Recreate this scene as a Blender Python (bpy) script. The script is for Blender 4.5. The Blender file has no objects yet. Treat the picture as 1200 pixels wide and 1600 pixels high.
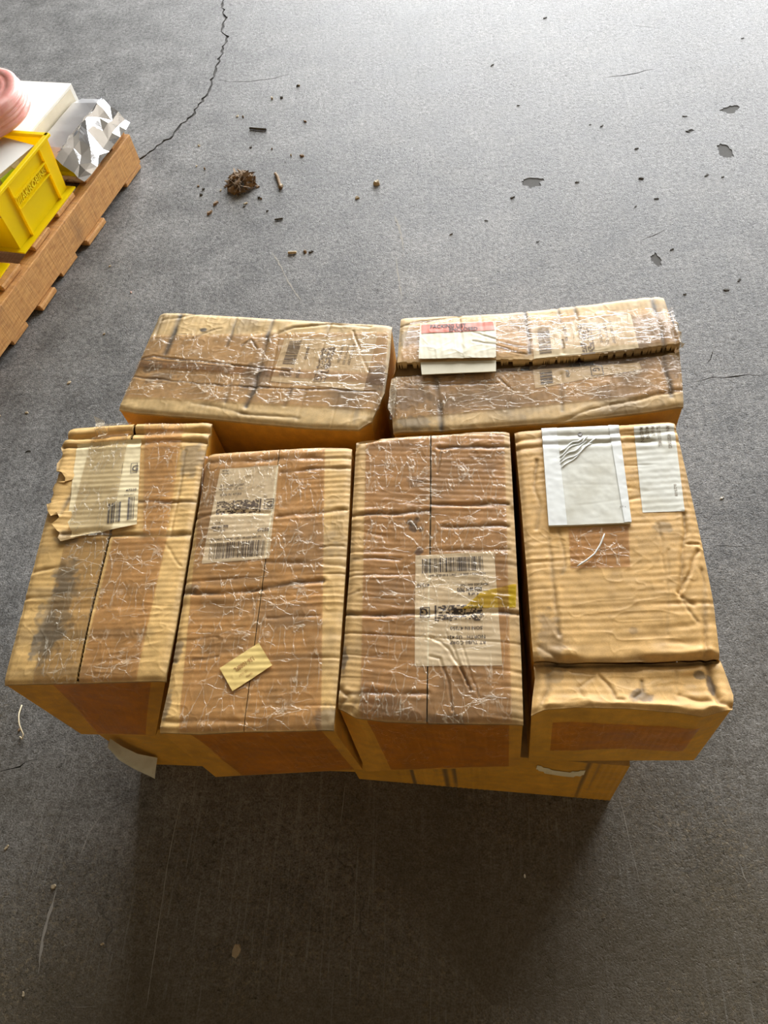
import bpy, bmesh, math, random
import numpy as np
from mathutils import Vector, Matrix
from mathutils.geometry import delaunay_2d_cdt

# ------------------------------------------------------------------ camera, sky, light, exposure
S = bpy.context.scene
COL = S.collection
CAM_H = 1.34
F_PX = 1210.0
def _n(v): return v / np.linalg.norm(v)
_c = lambda p: _n(np.array([(p[0]-600)/F_PX, -(p[1]-800)/F_PX, -1.0]))
_Z = -_c((768, 1570)); _Y = _c((693, -1400)); _Y = _n(_Y - _Y.dot(_Z)*_Z); _X = np.cross(_Y, _Z)
ROT = np.array([_X, _Y, _Z])
cam_data = bpy.data.cameras.new('camera')
cam_data.sensor_fit = 'VERTICAL'; cam_data.sensor_height = 36.0; cam_data.lens = F_PX*36.0/1600.0
cam_data.clip_start = 0.05; cam_data.clip_end = 100
cam = bpy.data.objects.new('camera', cam_data); COL.objects.link(cam)
M4 = Matrix([[*ROT[0], 0], [*ROT[1], 0], [*ROT[2], CAM_H], [0, 0, 0, 1]])
cam.matrix_world = M4
S.camera = cam

W = bpy.data.worlds.new('overcast_sky'); S.world = W; W.use_nodes = True
bg = W.node_tree.nodes['Background']
bg.inputs[0].default_value = (0.97, 0.985, 1.0, 1); bg.inputs[1].default_value = 10.0
DOOR = (-2.0, 6.0, 8.0, 5.6)          # x0, x1, y, height of the open loading door
pl = bpy.data.lights.new('door_portal', 'AREA'); pl.shape = 'RECTANGLE'
pl.size = DOOR[1]-DOOR[0]; pl.size_y = DOOR[3]; pl.cycles.is_portal = True
po = bpy.data.objects.new('door_portal', pl); COL.objects.link(po)
po.location = ((DOOR[0]+DOOR[1])/2, DOOR[2]+0.02, DOOR[3]/2)
po.rotation_euler = (math.radians(-90), 0, 0)
S.view_settings.view_transform = 'Standard'; S.view_settings.look = 'None'
S.view_settings.gamma = 1.0; S.view_settings.use_curve_mapping = False
S.view_settings.exposure = 0.95

# ------------------------------------------------------------------ geometry helpers
def ray(px, py):
    v = ROT @ np.array([(px-600)/F_PX, -(py-800)/F_PX, -1.0]); return v / -v[2]
def at(px, py, z):                       # point of the horizontal plane z seen at a pixel of the photo
    r = ray(px, py); k = CAM_H - z
    return np.array([r[0]*k, r[1]*k, z])
rng = np.random.RandomState(7)
_T = rng.rand(256, 256)
def vnoise(x, y, seed=0):
    x = np.asarray(x, float) + seed*17.31; y = np.asarray(y, float) + seed*9.77
    xi = np.floor(x).astype(int); yi = np.floor(y).astype(int)
    fx = x-xi; fy = y-yi; fx = fx*fx*(3-2*fx); fy = fy*fy*(3-2*fy)
    a = _T[xi & 255, yi & 255]; b = _T[(xi+1) & 255, yi & 255]
    c = _T[xi & 255, (yi+1) & 255]; d = _T[(xi+1) & 255, (yi+1) & 255]
    return (a*(1-fx)+b*fx)*(1-fy) + (c*(1-fx)+d*fx)*fy
def fbm(x, y, seed=0, o=4):
    s = 0; a = .5; t = 0
    for i in range(o):
        s = s + a*vnoise(x*2**i, y*2**i, seed+i); t += a; a *= .5
    return s/t
def sstep(a, b, x):
    t = np.clip((x-a)/(b-a), 0, 1); return t*t*(3-2*t)
def seg_dist(x, y, pts):
    d = np.full(np.shape(x), 1e9)
    for (ax, ay), (bx, by) in zip(pts[:-1], pts[1:]):
        dx, dy = bx-ax, by-ay; L = dx*dx+dy*dy+1e-12
        t = np.clip(((x-ax)*dx+(y-ay)*dy)/L, 0, 1)
        d = np.minimum(d, np.hypot(x-ax-t*dx, y-ay-t*dy))
    return d
def resample(P, n):
    P = np.asarray(P, float); L = np.r_[0, np.cumsum(np.linalg.norm(np.diff(P, axis=0), axis=1))]
    t = np.linspace(0, L[-1], n)
    return np.stack([np.interp(t, L, P[:, i]) for i in range(P.shape[1])], 1)
def clen(P):
    P = np.asarray(P); return np.linalg.norm(np.diff(P, axis=0), axis=1).sum()
def coons(B, Fr, L, R, nu, nv):          # B, Fr run left to right; L, R run back to front
    u = np.linspace(0, 1, nu)[None, :, None]; v = np.linspace(0, 1, nv)[:, None, None]
    B, Fr, L, R = resample(B, nu)[None], resample(Fr, nu)[None], resample(L, nv)[:, None], resample(R, nv)[:, None]
    return (1-v)*B+v*Fr+(1-u)*L+u*R-((1-u)*(1-v)*B[:, :1]+u*(1-v)*B[:, -1:]+(1-u)*v*Fr[:, :1]+u*v*Fr[:, -1:])

def mesh_from(name, V, Fc, mat, parent=None, smooth=False, col=None, label=None, mats=None, fmat=None):
    me = bpy.data.meshes.new(name)
    V = np.asarray(V, np.float32)
    if isinstance(Fc, np.ndarray):
        k = Fc.shape[1]; me.vertices.add(len(V)); me.vertices.foreach_set('co', V.ravel())
        me.loops.add(Fc.size); me.loops.foreach_set('vertex_index', Fc.ravel().astype(np.int32))
        me.polygons.add(len(Fc)); me.polygons.foreach_set('loop_start', np.arange(0, Fc.size, k, dtype=np.int32))
        me.update(calc_edges=True)
    else:
        me.from_pydata([tuple(map(float, v)) for v in V], [], [tuple(map(int, f)) for f in Fc]); me.update()
    if smooth: me.polygons.foreach_set('use_smooth', np.ones(len(me.polygons), bool))
    if col is not None:
        a = me.color_attributes.new('Col', 'FLOAT_COLOR', 'POINT')
        c = np.ones((len(V), 4), np.float32); c[:, :3] = col; a.data.foreach_set('color', c.ravel())
    for m in (mats or [mat]): me.materials.append(m)
    if fmat is not None: me.polygons.foreach_set('material_index', np.asarray(fmat, np.int32))
    me.validate()
    o = bpy.data.objects.new(name, me); COL.objects.link(o)
    if parent is not None: o.parent = parent
    if label: o['label'] = label
    return o
def grid_faces(nv, nu, off=0):
    i = np.arange(nv-1)[:, None]*nu + np.arange(nu-1)[None]
    i = i.ravel()+off
    return np.stack([i, i+nu, i+nu+1, i+1], 1)
def sheet(name, G, mat, parent, col=None, skirt=0.0, label=None, smooth=True):
    nv, nu = G.shape[:2]; V = G.reshape(-1, 3); Fc = grid_faces(nv, nu); C = None if col is None else col.reshape(-1, 3)
    if skirt:
        ring = np.r_[np.arange(nu), (np.arange(1, nv))*nu+nu-1, (nv-1)*nu+np.arange(nu-2, -1, -1), np.arange(nv-2, 0, -1)*nu]
        n0 = len(V); Lr = V[ring].copy(); Lr2 = Lr-np.array([0, 0, skirt]); m = len(ring)
        V = np.r_[V, Lr, Lr2]; a = np.arange(m); b = (a+1) % m
        Fc = np.r_[Fc, np.stack([n0+a, n0+b, n0+m+b, n0+m+a], 1)]
        if C is not None: C = np.r_[C, C[ring]*.8, C[ring]*.8]
    return mesh_from(name, V, Fc, mat, parent, smooth, C, label)
def empty(name, loc, label, cat, group=None, rz=0):
    o = bpy.data.objects.new(name, None); COL.objects.link(o); o.location = loc; o.rotation_euler.z = rz
    o.empty_display_size = .05
    o['label'] = label; o['category'] = cat
    if group: o['group'] = group
    return o
def tag(o, label, cat, group=None):
    o['label'] = label; o['category'] = cat
    if group: o['group'] = group
    return o
def box_vf(lo, hi):
    x0, y0, z0 = lo; x1, y1, z1 = hi
    V = [(x0, y0, z0), (x1, y0, z0), (x1, y1, z0), (x0, y1, z0), (x0, y0, z1), (x1, y0, z1), (x1, y1, z1), (x0, y1, z1)]
    return V, [(0, 3, 2, 1), (4, 5, 6, 7), (0, 1, 5, 4), (1, 2, 6, 5), (2, 3, 7, 6), (3, 0, 4, 7)]
def bevel_box(name, lo, hi, mat, parent=None, bev=.002, seg=2, jitter=0, label=None):
    bm = bmesh.new(); V, Fc = box_vf(lo, hi); vs = [bm.verts.new(v) for v in V]
    for f in Fc: bm.faces.new([vs[i] for i in f])
    if bev: bmesh.ops.bevel(bm, geom=bm.edges[:], offset=bev, segments=seg, affect='EDGES', profile=.6)
    if jitter:
        for v in bm.verts: v.co += Vector([random.uniform(-jitter, jitter) for _ in range(3)])
    me = bpy.data.meshes.new(name); bm.to_mesh(me); bm.free(); me.materials.append(mat)
    o = bpy.data.objects.new(name, me); COL.objects.link(o)
    if parent is not None: o.parent = parent
    if label: o['label'] = label
    return o
def tube_vf(P, r, n=6):
    P = np.asarray(P, float); V = []; Fc = []
    for i, p in enumerate(P):
        t = _n(P[min(i+1, len(P)-1)]-P[max(i-1, 0)]); a = _n(np.cross(t, [0.3, .2, 1])); b = np.cross(t, a)
        rr = r[i] if hasattr(r, '__len__') else r
        for k in range(n): V.append(p+rr*(a*math.cos(2*math.pi*k/n)+b*math.sin(2*math.pi*k/n)))
    for i in range(len(P)-1):
        for k in range(n): Fc.append((i*n+k, i*n+(k+1) % n, (i+1)*n+(k+1) % n, (i+1)*n+k))
    Fc.append(tuple(range(n-1, -1, -1))); Fc.append(tuple((len(P)-1)*n+k for k in range(n)))
    return V, Fc

# ------------------------------------------------------------------ materials
class NT:
    def __init__(s, name):
        s.m = bpy.data.materials.new(name); s.m.use_nodes = True; s.t = s.m.node_tree; s.t.nodes.clear()
        s.out = s.t.nodes.new('ShaderNodeOutputMaterial')
    def n(s, ty, ins=None, **kw):
        x = s.t.nodes.new('ShaderNode'+ty)
        for k, v in kw.items(): setattr(x, k, v)
        for k, v in (ins or {}).items():
            if isinstance(v, bpy.types.NodeSocket): s.t.links.new(v, x.inputs[k])
            else: x.inputs[k].default_value = v
        return x
    def link(s, a, b): s.t.links.new(a, b)
    def ramp(s, fac, stops):
        r = s.n('ValToRGB', {0: fac}); e = r.color_ramp.elements
        while len(e) < len(stops): e.new(0.5)
        for el, (p, c) in zip(e, stops):
            el.position = p; el.color = (c, c, c, 1) if not hasattr(c, '__len__') else (*c, 1)
        return r.outputs[0]
    def math(s, op, a, b=0.0, c=0.0):
        return s.n('Math', {0: a, 1: b, 2: c}, operation=op).outputs[0]
    def mix(s, fac, a, b, mode='MIX'):
        x = s.n('Mix', data_type='RGBA', blend_type=mode)
        for i, v in ((0, fac), (6, a), (7, b)):
            if isinstance(v, bpy.types.NodeSocket): s.link(v, x.inputs[i])
            else: x.inputs[i].default_value = v if i == 0 else (*v, 1)
        return x.outputs[2]
    def noise(s, vec, scale, detail=3, rough=.55):
        return s.n('TexNoise', {'Vector': vec, 'Scale': scale, 'Detail': detail, 'Roughness': rough}).outputs[0]
    def coord(s, scale=(1, 1, 1), rot=(0, 0, 0), kind='Object'):
        c = s.n('TexCoord').outputs[kind]
        return s.n('Mapping', {0: c, 2: rot, 3: scale}).outputs[0]
    def bump(s, h, strength=.3, dist=.002, normal=None):
        d = {'Strength': strength, 'Distance': dist, 'Height': h}
        if normal is not None: d['Normal'] = normal
        return s.n('Bump', d).outputs[0]
    def pbr(s, **kw):
        p = s.n('BsdfPrincipled', {k.replace('_', ' '): v for k, v in kw.items()})
        s.link(p.outputs[0], s.out.inputs[0]); return p

def simple(name, col, rough=.6, noise=.12, nscale=40, bump=.0, **kw):
    t = NT(name); v = t.coord(); nz = t.noise(v, nscale)
    c = t.mix(nz, tuple(x*(1-noise) for x in col), tuple(min(1, x*(1+noise)) for x in col))
    d = dict(Base_Color=c, Roughness=rough, **kw)
    if bump: d['Normal'] = t.bump(nz, bump, .002)
    t.pbr(**d); return t.m

def kraft_material():
    t = NT('kraft_cardboard'); v = t.coord(); a = t.n('Attribute', attribute_name='Col').outputs[0]
    f = t.noise(v, 900, 2); g = t.noise(v, 60, 4)
    c = t.mix(1.0, a, t.ramp(g, [(.25, .80), (.75, 1.16)]), 'MULTIPLY')
    c = t.mix(1.0, c, t.ramp(f, [(.3, .9), (.7, 1.08)]), 'MULTIPLY')
    t.pbr(Base_Color=c, Roughness=t.ramp(g, [(.3, .5), (.7, .66)]), Normal=t.bump(f, .12, .0008), **{'Specular IOR Level': .4})
    return t.m
KRAFT = kraft_material()

def tape_material(name, tint, haze, wscale, stretch, wrk=1.0, rough=.2, body=(.86, .74, .55)):
    """clear packing tape: a tinted film with a gloss of its own and raised air creases"""
    t = NT(name)
    def cracks(st, sc, wid, lo, hi, seed):
        v = t.coord(st); v = t.n('VectorMath', {0: v, 1: (seed, seed*.7, 0)}, operation='ADD').outputs[0]
        w = t.n('TexNoise', {'Vector': v, 'Scale': sc*1.1, 'Detail': 3}).outputs[1]
        wv = t.n('VectorMath', {0: w, 1: (.5, .5, .5)}, operation='SUBTRACT').outputs[0]
        wv = t.n('VectorMath', {0: wv, 'Scale': .9/sc}, operation='SCALE').outputs[0]
        vv = t.n('VectorMath', {0: v, 1: wv}, operation='ADD').outputs[0]
        vo = t.n('TexVoronoi', {'Vector': vv, 'Scale': sc}, feature='DISTANCE_TO_EDGE').outputs[0]
        return t.math('MULTIPLY', t.ramp(vo, [(.0, 1.0), (wid, 0.0)]), t.ramp(t.noise(t.coord(), 19+seed, 2), [(lo, 0.0), (hi, 1.0)]))
    sx, sy, sz = stretch; k = .30
    lng = (1, k, 1) if sy < sx else (k, 1, 1) if sx < sy else (1, 1, 1)
    crs = (k*1.3, 1, 1) if sy < sx else (1, k*1.3, 1) if sx < sy else (1, .5, 1)
    line = t.math('MAXIMUM', cracks(lng, wscale*1.25, .05, .40, .55, 3.1), t.math('MULTIPLY', cracks(crs, wscale*1.0, .045, .50, .60, 7.7), .9))
    v = t.coord(); fine = t.noise(v, wscale*2.2, 3)
    hgt = t.math('ADD', line, t.math('MULTIPLY', fine, .5))
    nrm = t.bump(hgt, .5*wrk, .0022)
    fr = t.n('Fresnel', {'IOR': 1.42, 'Normal': nrm}).outputs[0]
    tr = t.n('BsdfTransparent', {0: (*tint, 1)}).outputs[0]
    df = t.n('BsdfDiffuse', {0: (*body, 1), 'Normal': nrm}).outputs[0]
    gl = t.n('BsdfGlossy', {0: (1, 1, 1, 1), 'Roughness': rough, 'Normal': nrm}).outputs[0]
    hz = t.math('ADD', haze, t.math('MULTIPLY', line, .42*wrk))
    m1 = t.n('MixShader', {0: hz, 1: tr, 2: df}).outputs[0]
    m2 = t.n('MixShader', {0: t.math('MULTIPLY', fr, .5), 1: m1, 2: gl}).outputs[0]
    t.link(m2, t.out.inputs[0]); return t.m
TAPE_Y = tape_material('clear_tape_long', (.99, .90, .85), .03, 62, (1, .45, 1))
TAPE_X = tape_material('clear_tape_cross', (.99, .915, .865), .04, 62, (.45, 1, 1), 1.1)
TAPE_HAZE = tape_material('milky_tape', (.99, .95, .89), .045, 70, (1, .35, 1), 1.0, .2, (.74, .67, .52))
TAPE_FACE = tape_material('clear_tape_face', (.92, .80, .70), .0, 40, (1, 1, .6), .3)
TAPE_LOOSE = tape_material('loose_clear_tape', (.90, .88, .82), .26, 60, (1, 1, .5), 1.0, .12)

def paper(name, col, stain=(.5, .46, .34), amt=.5, sc=22):
    t = NT(name); v = t.coord(); g = t.noise(v, sc, 5, .6); f = t.noise(v, 700, 2)
    c = t.mix(t.math('MULTIPLY', t.ramp(g, [(.45, 0.0), (.72, 1.0)]), amt), col, stain)
    t.pbr(Base_Color=c, Roughness=.55, Normal=t.bump(f, .08, .0005)); return t.m
LABEL_P = paper('aged_label_paper', (.80, .68, .42), (.52, .40, .21), .6)
LABEL_W = paper('white_label_paper', (.90, .86, .63), (.66, .56, .33), .7)
POUCH_P = paper('dirty_white_pouch', (.68, .68, .60), (.44, .41, .30), .7, 14)
POUCH_E = simple('pouch_edge_white', (.76, .78, .75), .45, .05)
SLIP = paper('folded_slip_paper', (.70, .65, .48), (.50, .45, .30), .5)
YTAG = paper('yellow_ticket_paper', (.78, .58, .20), (.62, .43, .13), .6)
YTAPE = tape_material('yellow_tape_film', (.97, .86, .22), .25, 60, (1, 1, 1), .4, .2, (.75, .60, .04))
INK = simple('black_ink', (.055, .05, .05), .6, .1)
INK_SOFT = simple('worn_grey_ink', (.13, .11, .09), .6, .3, 200)
INK_FADE = simple('faded_ink', (.22, .17, .11), .6, .25, 200)
INK_BROWN = simple('brown_ticket_ink', (.40, .20, .05), .6, .2, 200)
RED = simple('orange_red_print', (.62, .13, .06), .5, .15)
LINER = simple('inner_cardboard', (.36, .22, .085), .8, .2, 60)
FLUTE = simple('raw_board_edge', (.50, .37, .20), .8, .3, 300)

def wood_material():
    t = NT('rough_sawn_wood'); v = t.coord((7, 1, 7)); w = t.coord((1, 26, 1))
    g = t.noise(v, 26, 5, .65); s = t.noise(w, 6, 3, .7); p = t.noise(t.coord(), 9, 3)
    c = t.mix(t.ramp(g, [(.3, 0.0), (.7, 1.0)]), (.40, .18, .05), (.66, .37, .125))
    c = t.mix(t.math('MULTIPLY', t.ramp(s, [(.45, 0.0), (.75, 1.0)]), .45), c, (.24, .12, .05))
    c = t.mix(t.ramp(p, [(.60, 0.0), (.78, .6)]), c, (.17, .09, .045))
    h = t.math('ADD', t.math('MULTIPLY', g, .5), s)
    t.pbr(Base_Color=c, Roughness=.75, Normal=t.bump(h, .5, .002)); return t.m
WOOD = wood_material()
def yellow_material():
    t = NT('yellow_plastic'); nz = t.noise(t.coord(), 8)
    c = t.mix(nz, (.95, .80, .002), (.98, .86, .003))
    p = t.n('BsdfPrincipled', {'Base Color': c, 'Roughness': .34}); tl = t.n('BsdfTranslucent', {0: (.96, .70, .004, 1)})
    t.link(t.n('MixShader', {0: .42, 1: p.outputs[0], 2: tl.outputs[0]}).outputs[0], t.out.inputs[0]); return t.m
YELLOW = yellow_material()
YELLOW_T = simple('yellow_plastic_letters', (.84, .68, .003), .4, .04, 8)
CARTON = simple('white_carton_board', (.80, .79, .74), .5, .05, 12, .05)
CARTON_IN = simple('grey_carton_side', (.66, .60, .46), .6, .12, 30)
LIME = simple('lime_green_label', (.50, .82, .03), .5, .03)
def foil_material():
    t = NT('crinkled_silver_foil'); v = t.coord()
    vo = t.n('TexVoronoi', {'Vector': v, 'Scale': 11, 'Randomness': 1.0}, feature='F1').outputs[0]
    nz = t.noise(v, 30, 3)
    h = t.math('ADD', vo, t.math('MULTIPLY', nz, .5))
    t.pbr(Base_Color=(.70, .71, .73, 1), Metallic=1.0, Roughness=.09, Normal=t.bump(h, .06, .012)); return t.m
FOIL = foil_material()
FOIL_D = simple('dull_foil', (.62, .62, .63), .36, .06, 30, .06, Metallic=.85)
def pink_material():
    t = NT('pink_film_roll'); v = t.coord((1, 1, 9)); nz = t.noise(v, 30, 4); q = t.noise(t.coord(), 14, 3)
    c = t.mix(nz, (.60, .20, .17), (.76, .40, .35)); c = t.mix(t.ramp(q, [(.5, 0.0), (.7, .6)]), c, (.80, .55, .50))
    t.pbr(Base_Color=c, Roughness=.45, Normal=t.bump(nz, .4, .004), **{'Subsurface Weight': .15}); return t.m
PINK = pink_material()

def floor_material():
    t = NT('worn_concrete'); v = t.coord()
    big = t.noise(v, 1.1, 4, .6); mid = t.noise(v, 8, 5, .7); fine = t.noise(v, 85, 5, .75); grit = t.noise(v, 330, 3, .7)
    c = t.mix(t.ramp(big, [(.3, 0.0), (.7, 1.0)]), (.118, .117, .114), (.172, .170, .165))
    c = t.mix(1.0, c, t.ramp(mid, [(.30, .60), (.70, 1.40)]), 'MULTIPLY')
    c = t.mix(1.0, c, t.ramp(fine, [(.33, .48), (.67, 1.52)]), 'MULTIPLY')
    c = t.mix(1.0, c, t.ramp(grit, [(.34, .50), (.66, 1.5)]), 'MULTIPLY')
    # brown tone mixed into the floor, stronger towards the near side, broken by noise
    y = t.n('SeparateXYZ', {0: v}).outputs[1]
    reg = t.math('ADD', t.math('MULTIPLY', y, .55), t.math('MULTIPLY', t.noise(v, 1.3, 4, .6), .9))
    dirt = t.ramp(reg, [(.42, .72), (.88, .0)])
    c = t.mix(dirt, c, (.088, .070, .040))
    och = t.math('MULTIPLY', t.ramp(t.noise(v, 120, 4, .8), [(.52, 0.0), (.66, .8)]), t.ramp(t.noise(v, 3.1, 4, .6), [(.42, 0.0), (.58, 1.0)]))
    och = t.math('MULTIPLY', och, t.math('ADD', dirt, .12))
    c = t.mix(och, c, (.27, .215, .135))
    sc = None                                        # drag scratches, thin and long
    for rot, st in ((.25, (70, 1.6, 1)), (-.9, (80, 2.1, 1)), (1.35, (70, 1.8, 1)), (.7, (90, 2.4, 1))):
        n = t.noise(t.coord(st, (0, 0, rot)), 1.6, 2, .4)
        r = t.ramp(n, [(.665, 0.0), (.685, .5), (.705, 0.0)])
        sc = r if sc is None else t.math('MAXIMUM', sc, r)
    sc = t.math('MULTIPLY', sc, t.ramp(t.noise(v, 2.3, 2), [(.40, 0.0), (.58, 1.0)]))
    c = t.mix(sc, c, (.27, .265, .25))
    dk = t.ramp(t.noise(v, 40, 4, .75), [(.27, 1.0), (.36, 0.0)])
    c = t.mix(t.math('MULTIPLY', dk, .6), c, (.035, .034, .033))
    dk = t.ramp(t.noise(t.coord((1, 2.6, 1), (0, 0, .3)), 21, 4, .8), [(.24, 1.0), (.30, 0.0)])
    c = t.mix(t.math('MULTIPLY', dk, .8), c, (.028, .027, .025))
    pit = t.ramp(t.noise(v, 150, 3, .7), [(.30, 0.0), (.46, 1.0)])
    wv = t.n('VectorMath', {0: t.n('TexNoise', {'Vector': v, 'Scale': 9, 'Detail': 3}).outputs[1], 'Scale': .16}, operation='SCALE').outputs[0]
    vo = t.n('TexVoronoi', {'Vector': t.n('VectorMath', {0: v, 1: wv}, operation='ADD').outputs[0], 'Scale': 7}, feature='DISTANCE_TO_EDGE').outputs[0]
    hair = t.math('MULTIPLY', t.ramp(vo, [(0.0, .75), (.011, 0.0)]), t.ramp(t.noise(v, 3.7, 2), [(.55, 0.0), (.64, 1.0)]))
    c = t.mix(hair, c, (.04, .038, .036))
    h = t.math('ADD', t.math('MULTIPLY', pit, .55), t.math('ADD', t.math('MULTIPLY', fine, .6), t.math('MULTIPLY', grit, .5)))
    ro = t.ramp(mid, [(.3, .50), (.7, .60)])
    s1 = t.ramp(t.noise(t.coord((1, 1.7, 1), (0, 0, .25)), 36, 6, .8), [(.31, .30), (.40, 1.0)])
    s2 = t.ramp(t.noise(t.coord((1.5, 1, 1), (0, 0, .5)), 120, 4, .8), [(.34, .45), (.46, 1.0)])
    s3 = t.ramp(t.noise(v, 3.3, 3, .6), [(.38, 0.0), (.60, 1.0)])
    specks = t.math('MULTIPLY', s1, t.math('ADD', t.math('MULTIPLY', s2, s3), t.math('SUBTRACT', 1.0, s3)))
    c = t.mix(1.0, c, specks, 'MULTIPLY')
    sp = t.math('MULTIPLY', t.math('MULTIPLY', specks, t.ramp(grit, [(.34, .45), (.62, 1.2)])), .25)
    t.pbr(Base_Color=c, Roughness=ro, Normal=t.bump(h, .42, .004), **{'Specular IOR Level': sp}); return t.m
FLOOR = floor_material()
CRACKM = simple('crack_grime', (.075, .072, .066), .9, .3, 200)
WALLM = simple('painted_block_wall', (.25, .215, .17), .8, .06, 3)
CEILM = simple('ceiling_deck', (.21, .185, .15), .8, .05, 3)
WHITE_SCUFF = simple('pale_scuff', (.27, .255, .225), .8, .2, 200)
CLODM = None

# ------------------------------------------------------------------ the setting: floor with its cracks, the shell of the bay
def jag_strip(pts, w, jit, step, seed):
    r = np.random.RandomState(seed); P = resample(np.array(pts), max(3, int(clen(pts)/step)))
    T = np.gradient(P, axis=0); T /= np.linalg.norm(T, axis=1)[:, None]+1e-9; N = np.stack([-T[:, 1], T[:, 0]], 1)
    k = len(P); env = np.clip(np.minimum(np.arange(k), np.arange(k)[::-1])/3.0, 0.0, 1); c = r.randn(k)*jit
    c[0] = c[-1] = 0
    ww = w*(.45+.9*r.rand(k))*(.12+.88*env); C = P+N*c[:, None]
    return np.r_[C+N*ww[:, None]/2, (C-N*ww[:, None]/2)[::-1]]
def blob(c, rx, ry, rot, seed, n=30):
    r = np.random.RandomState(seed); a = np.linspace(0, 2*np.pi, n, endpoint=False); q = .55+.55*r.rand(n); q = (q+.5*np.roll(q, 1))/1.5
    x = rx*q*np.cos(a); y = ry*q*np.sin(a)
    return np.stack([c[0]+x*math.cos(rot)-y*math.sin(rot), c[1]+x*math.sin(rot)+y*math.cos(rot)], 1)
fp = lambda L: np.array([at(x, y, 0)[:2] for x, y in L])
holes = [
    jag_strip(fp([(346, -40), (348, 8), (352, 30), (346, 48), (356, 62), (347, 82), (340, 103), (334, 122), (325, 142), (312, 165), (300, 180), (282, 195), (270, 212), (245, 228), (222, 246), (196, 262)]), .0085, .0035, .016, 3),
    jag_strip(fp([(341, 125), (362, 128), (385, 127), (420, 124), (452, 116)]), .0024, .002, .02, 4),
    jag_strip(fp([(1078, 597), (1105, 593), (1140, 589), (1205, 585)]), .003, .002, .02, 5),
    jag_strip(fp([(945, 121), (975, 118), (1000, 112), (1021, 108)]), .0045, .0015, .02, 6),
    jag_strip(fp([(1024, 163), (1042, 157)]), .004, .001, .02, 7),
    jag_strip(fp([(1000, 377), (1022, 367), (1043, 357)]), .003, .001, .015, 8),
    jag_strip(fp([(990, 40), (1025, 43)]), .004, .001, .02, 9),
    jag_strip(fp([(1100, 575), (1110, 560), (1118, 540)]), .0022, .001, .012, 10),
    jag_strip(fp([(0, 1205), (20, 1200), (45, 1188), (60, 1186)]), .003, .0015, .01, 11),
    jag_strip(fp([(1116, 852), (1140, 853), (1160, 853)]), .0025, .001, .01, 12),
    blob(at(832, 284, 0), .036, .026, .2, 1), blob(at(1134, 236, 0), .022, .045, .25, 2), blob(at(1025, 406, 0), .013, .030, .2, 3),
    blob(at(1141, 171, 0), .030, .020, .3, 4), blob(at(1078, 205, 0), .014, .008, .5, 5), blob(at(44, 706, 0), .008, .005, .2, 6),
]
CUT_D = .004
outer = np.array([(-6, -5), (6.5, -5), (6.5, 14), (-6, 14)], float)
verts2 = [Vector(p) for p in outer]; faces_in = [[0, 1, 2, 3]]; hole_loops = []
for hpts in holes:
    b = len(verts2); verts2 += [Vector(p) for p in hpts]; hole_loops.append(list(range(b, b+len(hpts)))); faces_in.append(hole_loops[-1])
cv, ce, cf, ov, oe, of = delaunay_2d_cdt(verts2, [], faces_in, 1, 1e-6)
FV = [(v.x, v.y, 0.0) for v in cv]; top_f = []; bot_f = []
def inside(p, H):
    x, y = H[:, 0], H[:, 1]; x2, y2 = np.roll(x, -1), np.roll(y, -1)
    with np.errstate(divide='ignore', invalid='ignore'):
        k = ((y > p[1]) != (y2 > p[1])) & (p[0] < (x2-x)*(p[1]-y)/(y2-y)+x)
    return k.sum() % 2 == 1
for f in cf:
    c0 = np.mean([cv[i][:] for i in f], 0)
    (bot_f if any(inside(c0, H) for H in holes) else top_f).append(list(f))
edge_ct = {}
used = {}
FF = list(top_f); FM = [0]*len(top_f)
bmap = {}
pit_ids = set()
for i, p in enumerate(cv):
    if any(np.min(np.hypot(H[:, 0]-p.x, H[:, 1]-p.y)) < 1e-4 for H in holes[10:]): pit_ids.add(i)
def low(i):
    if i not in bmap:
        bmap[i] = len(FV); FV.append((cv[i].x, cv[i].y, -.0016 if i in pit_ids else -CUT_D))
    return bmap[i]
edges = {}
for f in bot_f:
    for a, b in zip(f, f[1:]+f[:1]): edges[(a, b)] = 1
for f in bot_f:
    FF.append([low(i) for i in f]); FM.append(1)
for (a, b) in edges:
    if (b, a) not in edges: FF.append([a, b, low(b), low(a)]); FM.append(1)
flo = mesh_from('floor', FV, FF, FLOOR, mats=[FLOOR, CRACKM], fmat=FM); flo['kind'] = 'structure'
# pale scuffs scraped into the floor
SV = []; SF = []
for pts, w in (([(616, 336), (622, 350), (628, 372), (631, 392)], .008), ([(425, 395), (437, 412), (450, 440), (470, 470)], .006),
               ([(618, 400), (622, 430), (628, 470)], .005), ([(285, 1240), (272, 1300), (262, 1350), (228, 1400+180)], .0018),
               ([(88, 1390), (74, 1440), (66, 1470), (60, 1520)], .006), ([(160, 1270), (140, 1300), (122, 1345)], .0022),
               ([(965, 1240), (972, 1262), (985, 1320), (1000, 1380)], .0016), ([(540, 1220), (532, 1290)], .002), ([(110, 1574), (150, 1573)], .002),
               ([(1155, 1345), (1165, 1380), (1180, 1376)], .002), ([(118, 1222), (108, 1248)], .003), ([(372, 1470), (368, 1500)], .010)):
    P = jag_strip(fp(pts), w*.7, w*.12, .008, len(SV)+1); k = len(P)//2; b = len(SV)
    SV += [(p[0], p[1], .0004) for p in P]
    for i in range(k-1): SF.append((b+i, b+i+1, b+2*k-2-i, b+2*k-1-i))
so = mesh_from('scuff_mark', SV, SF, WHITE_SCUFF, flo); so['kind'] = 'stuff'
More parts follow.
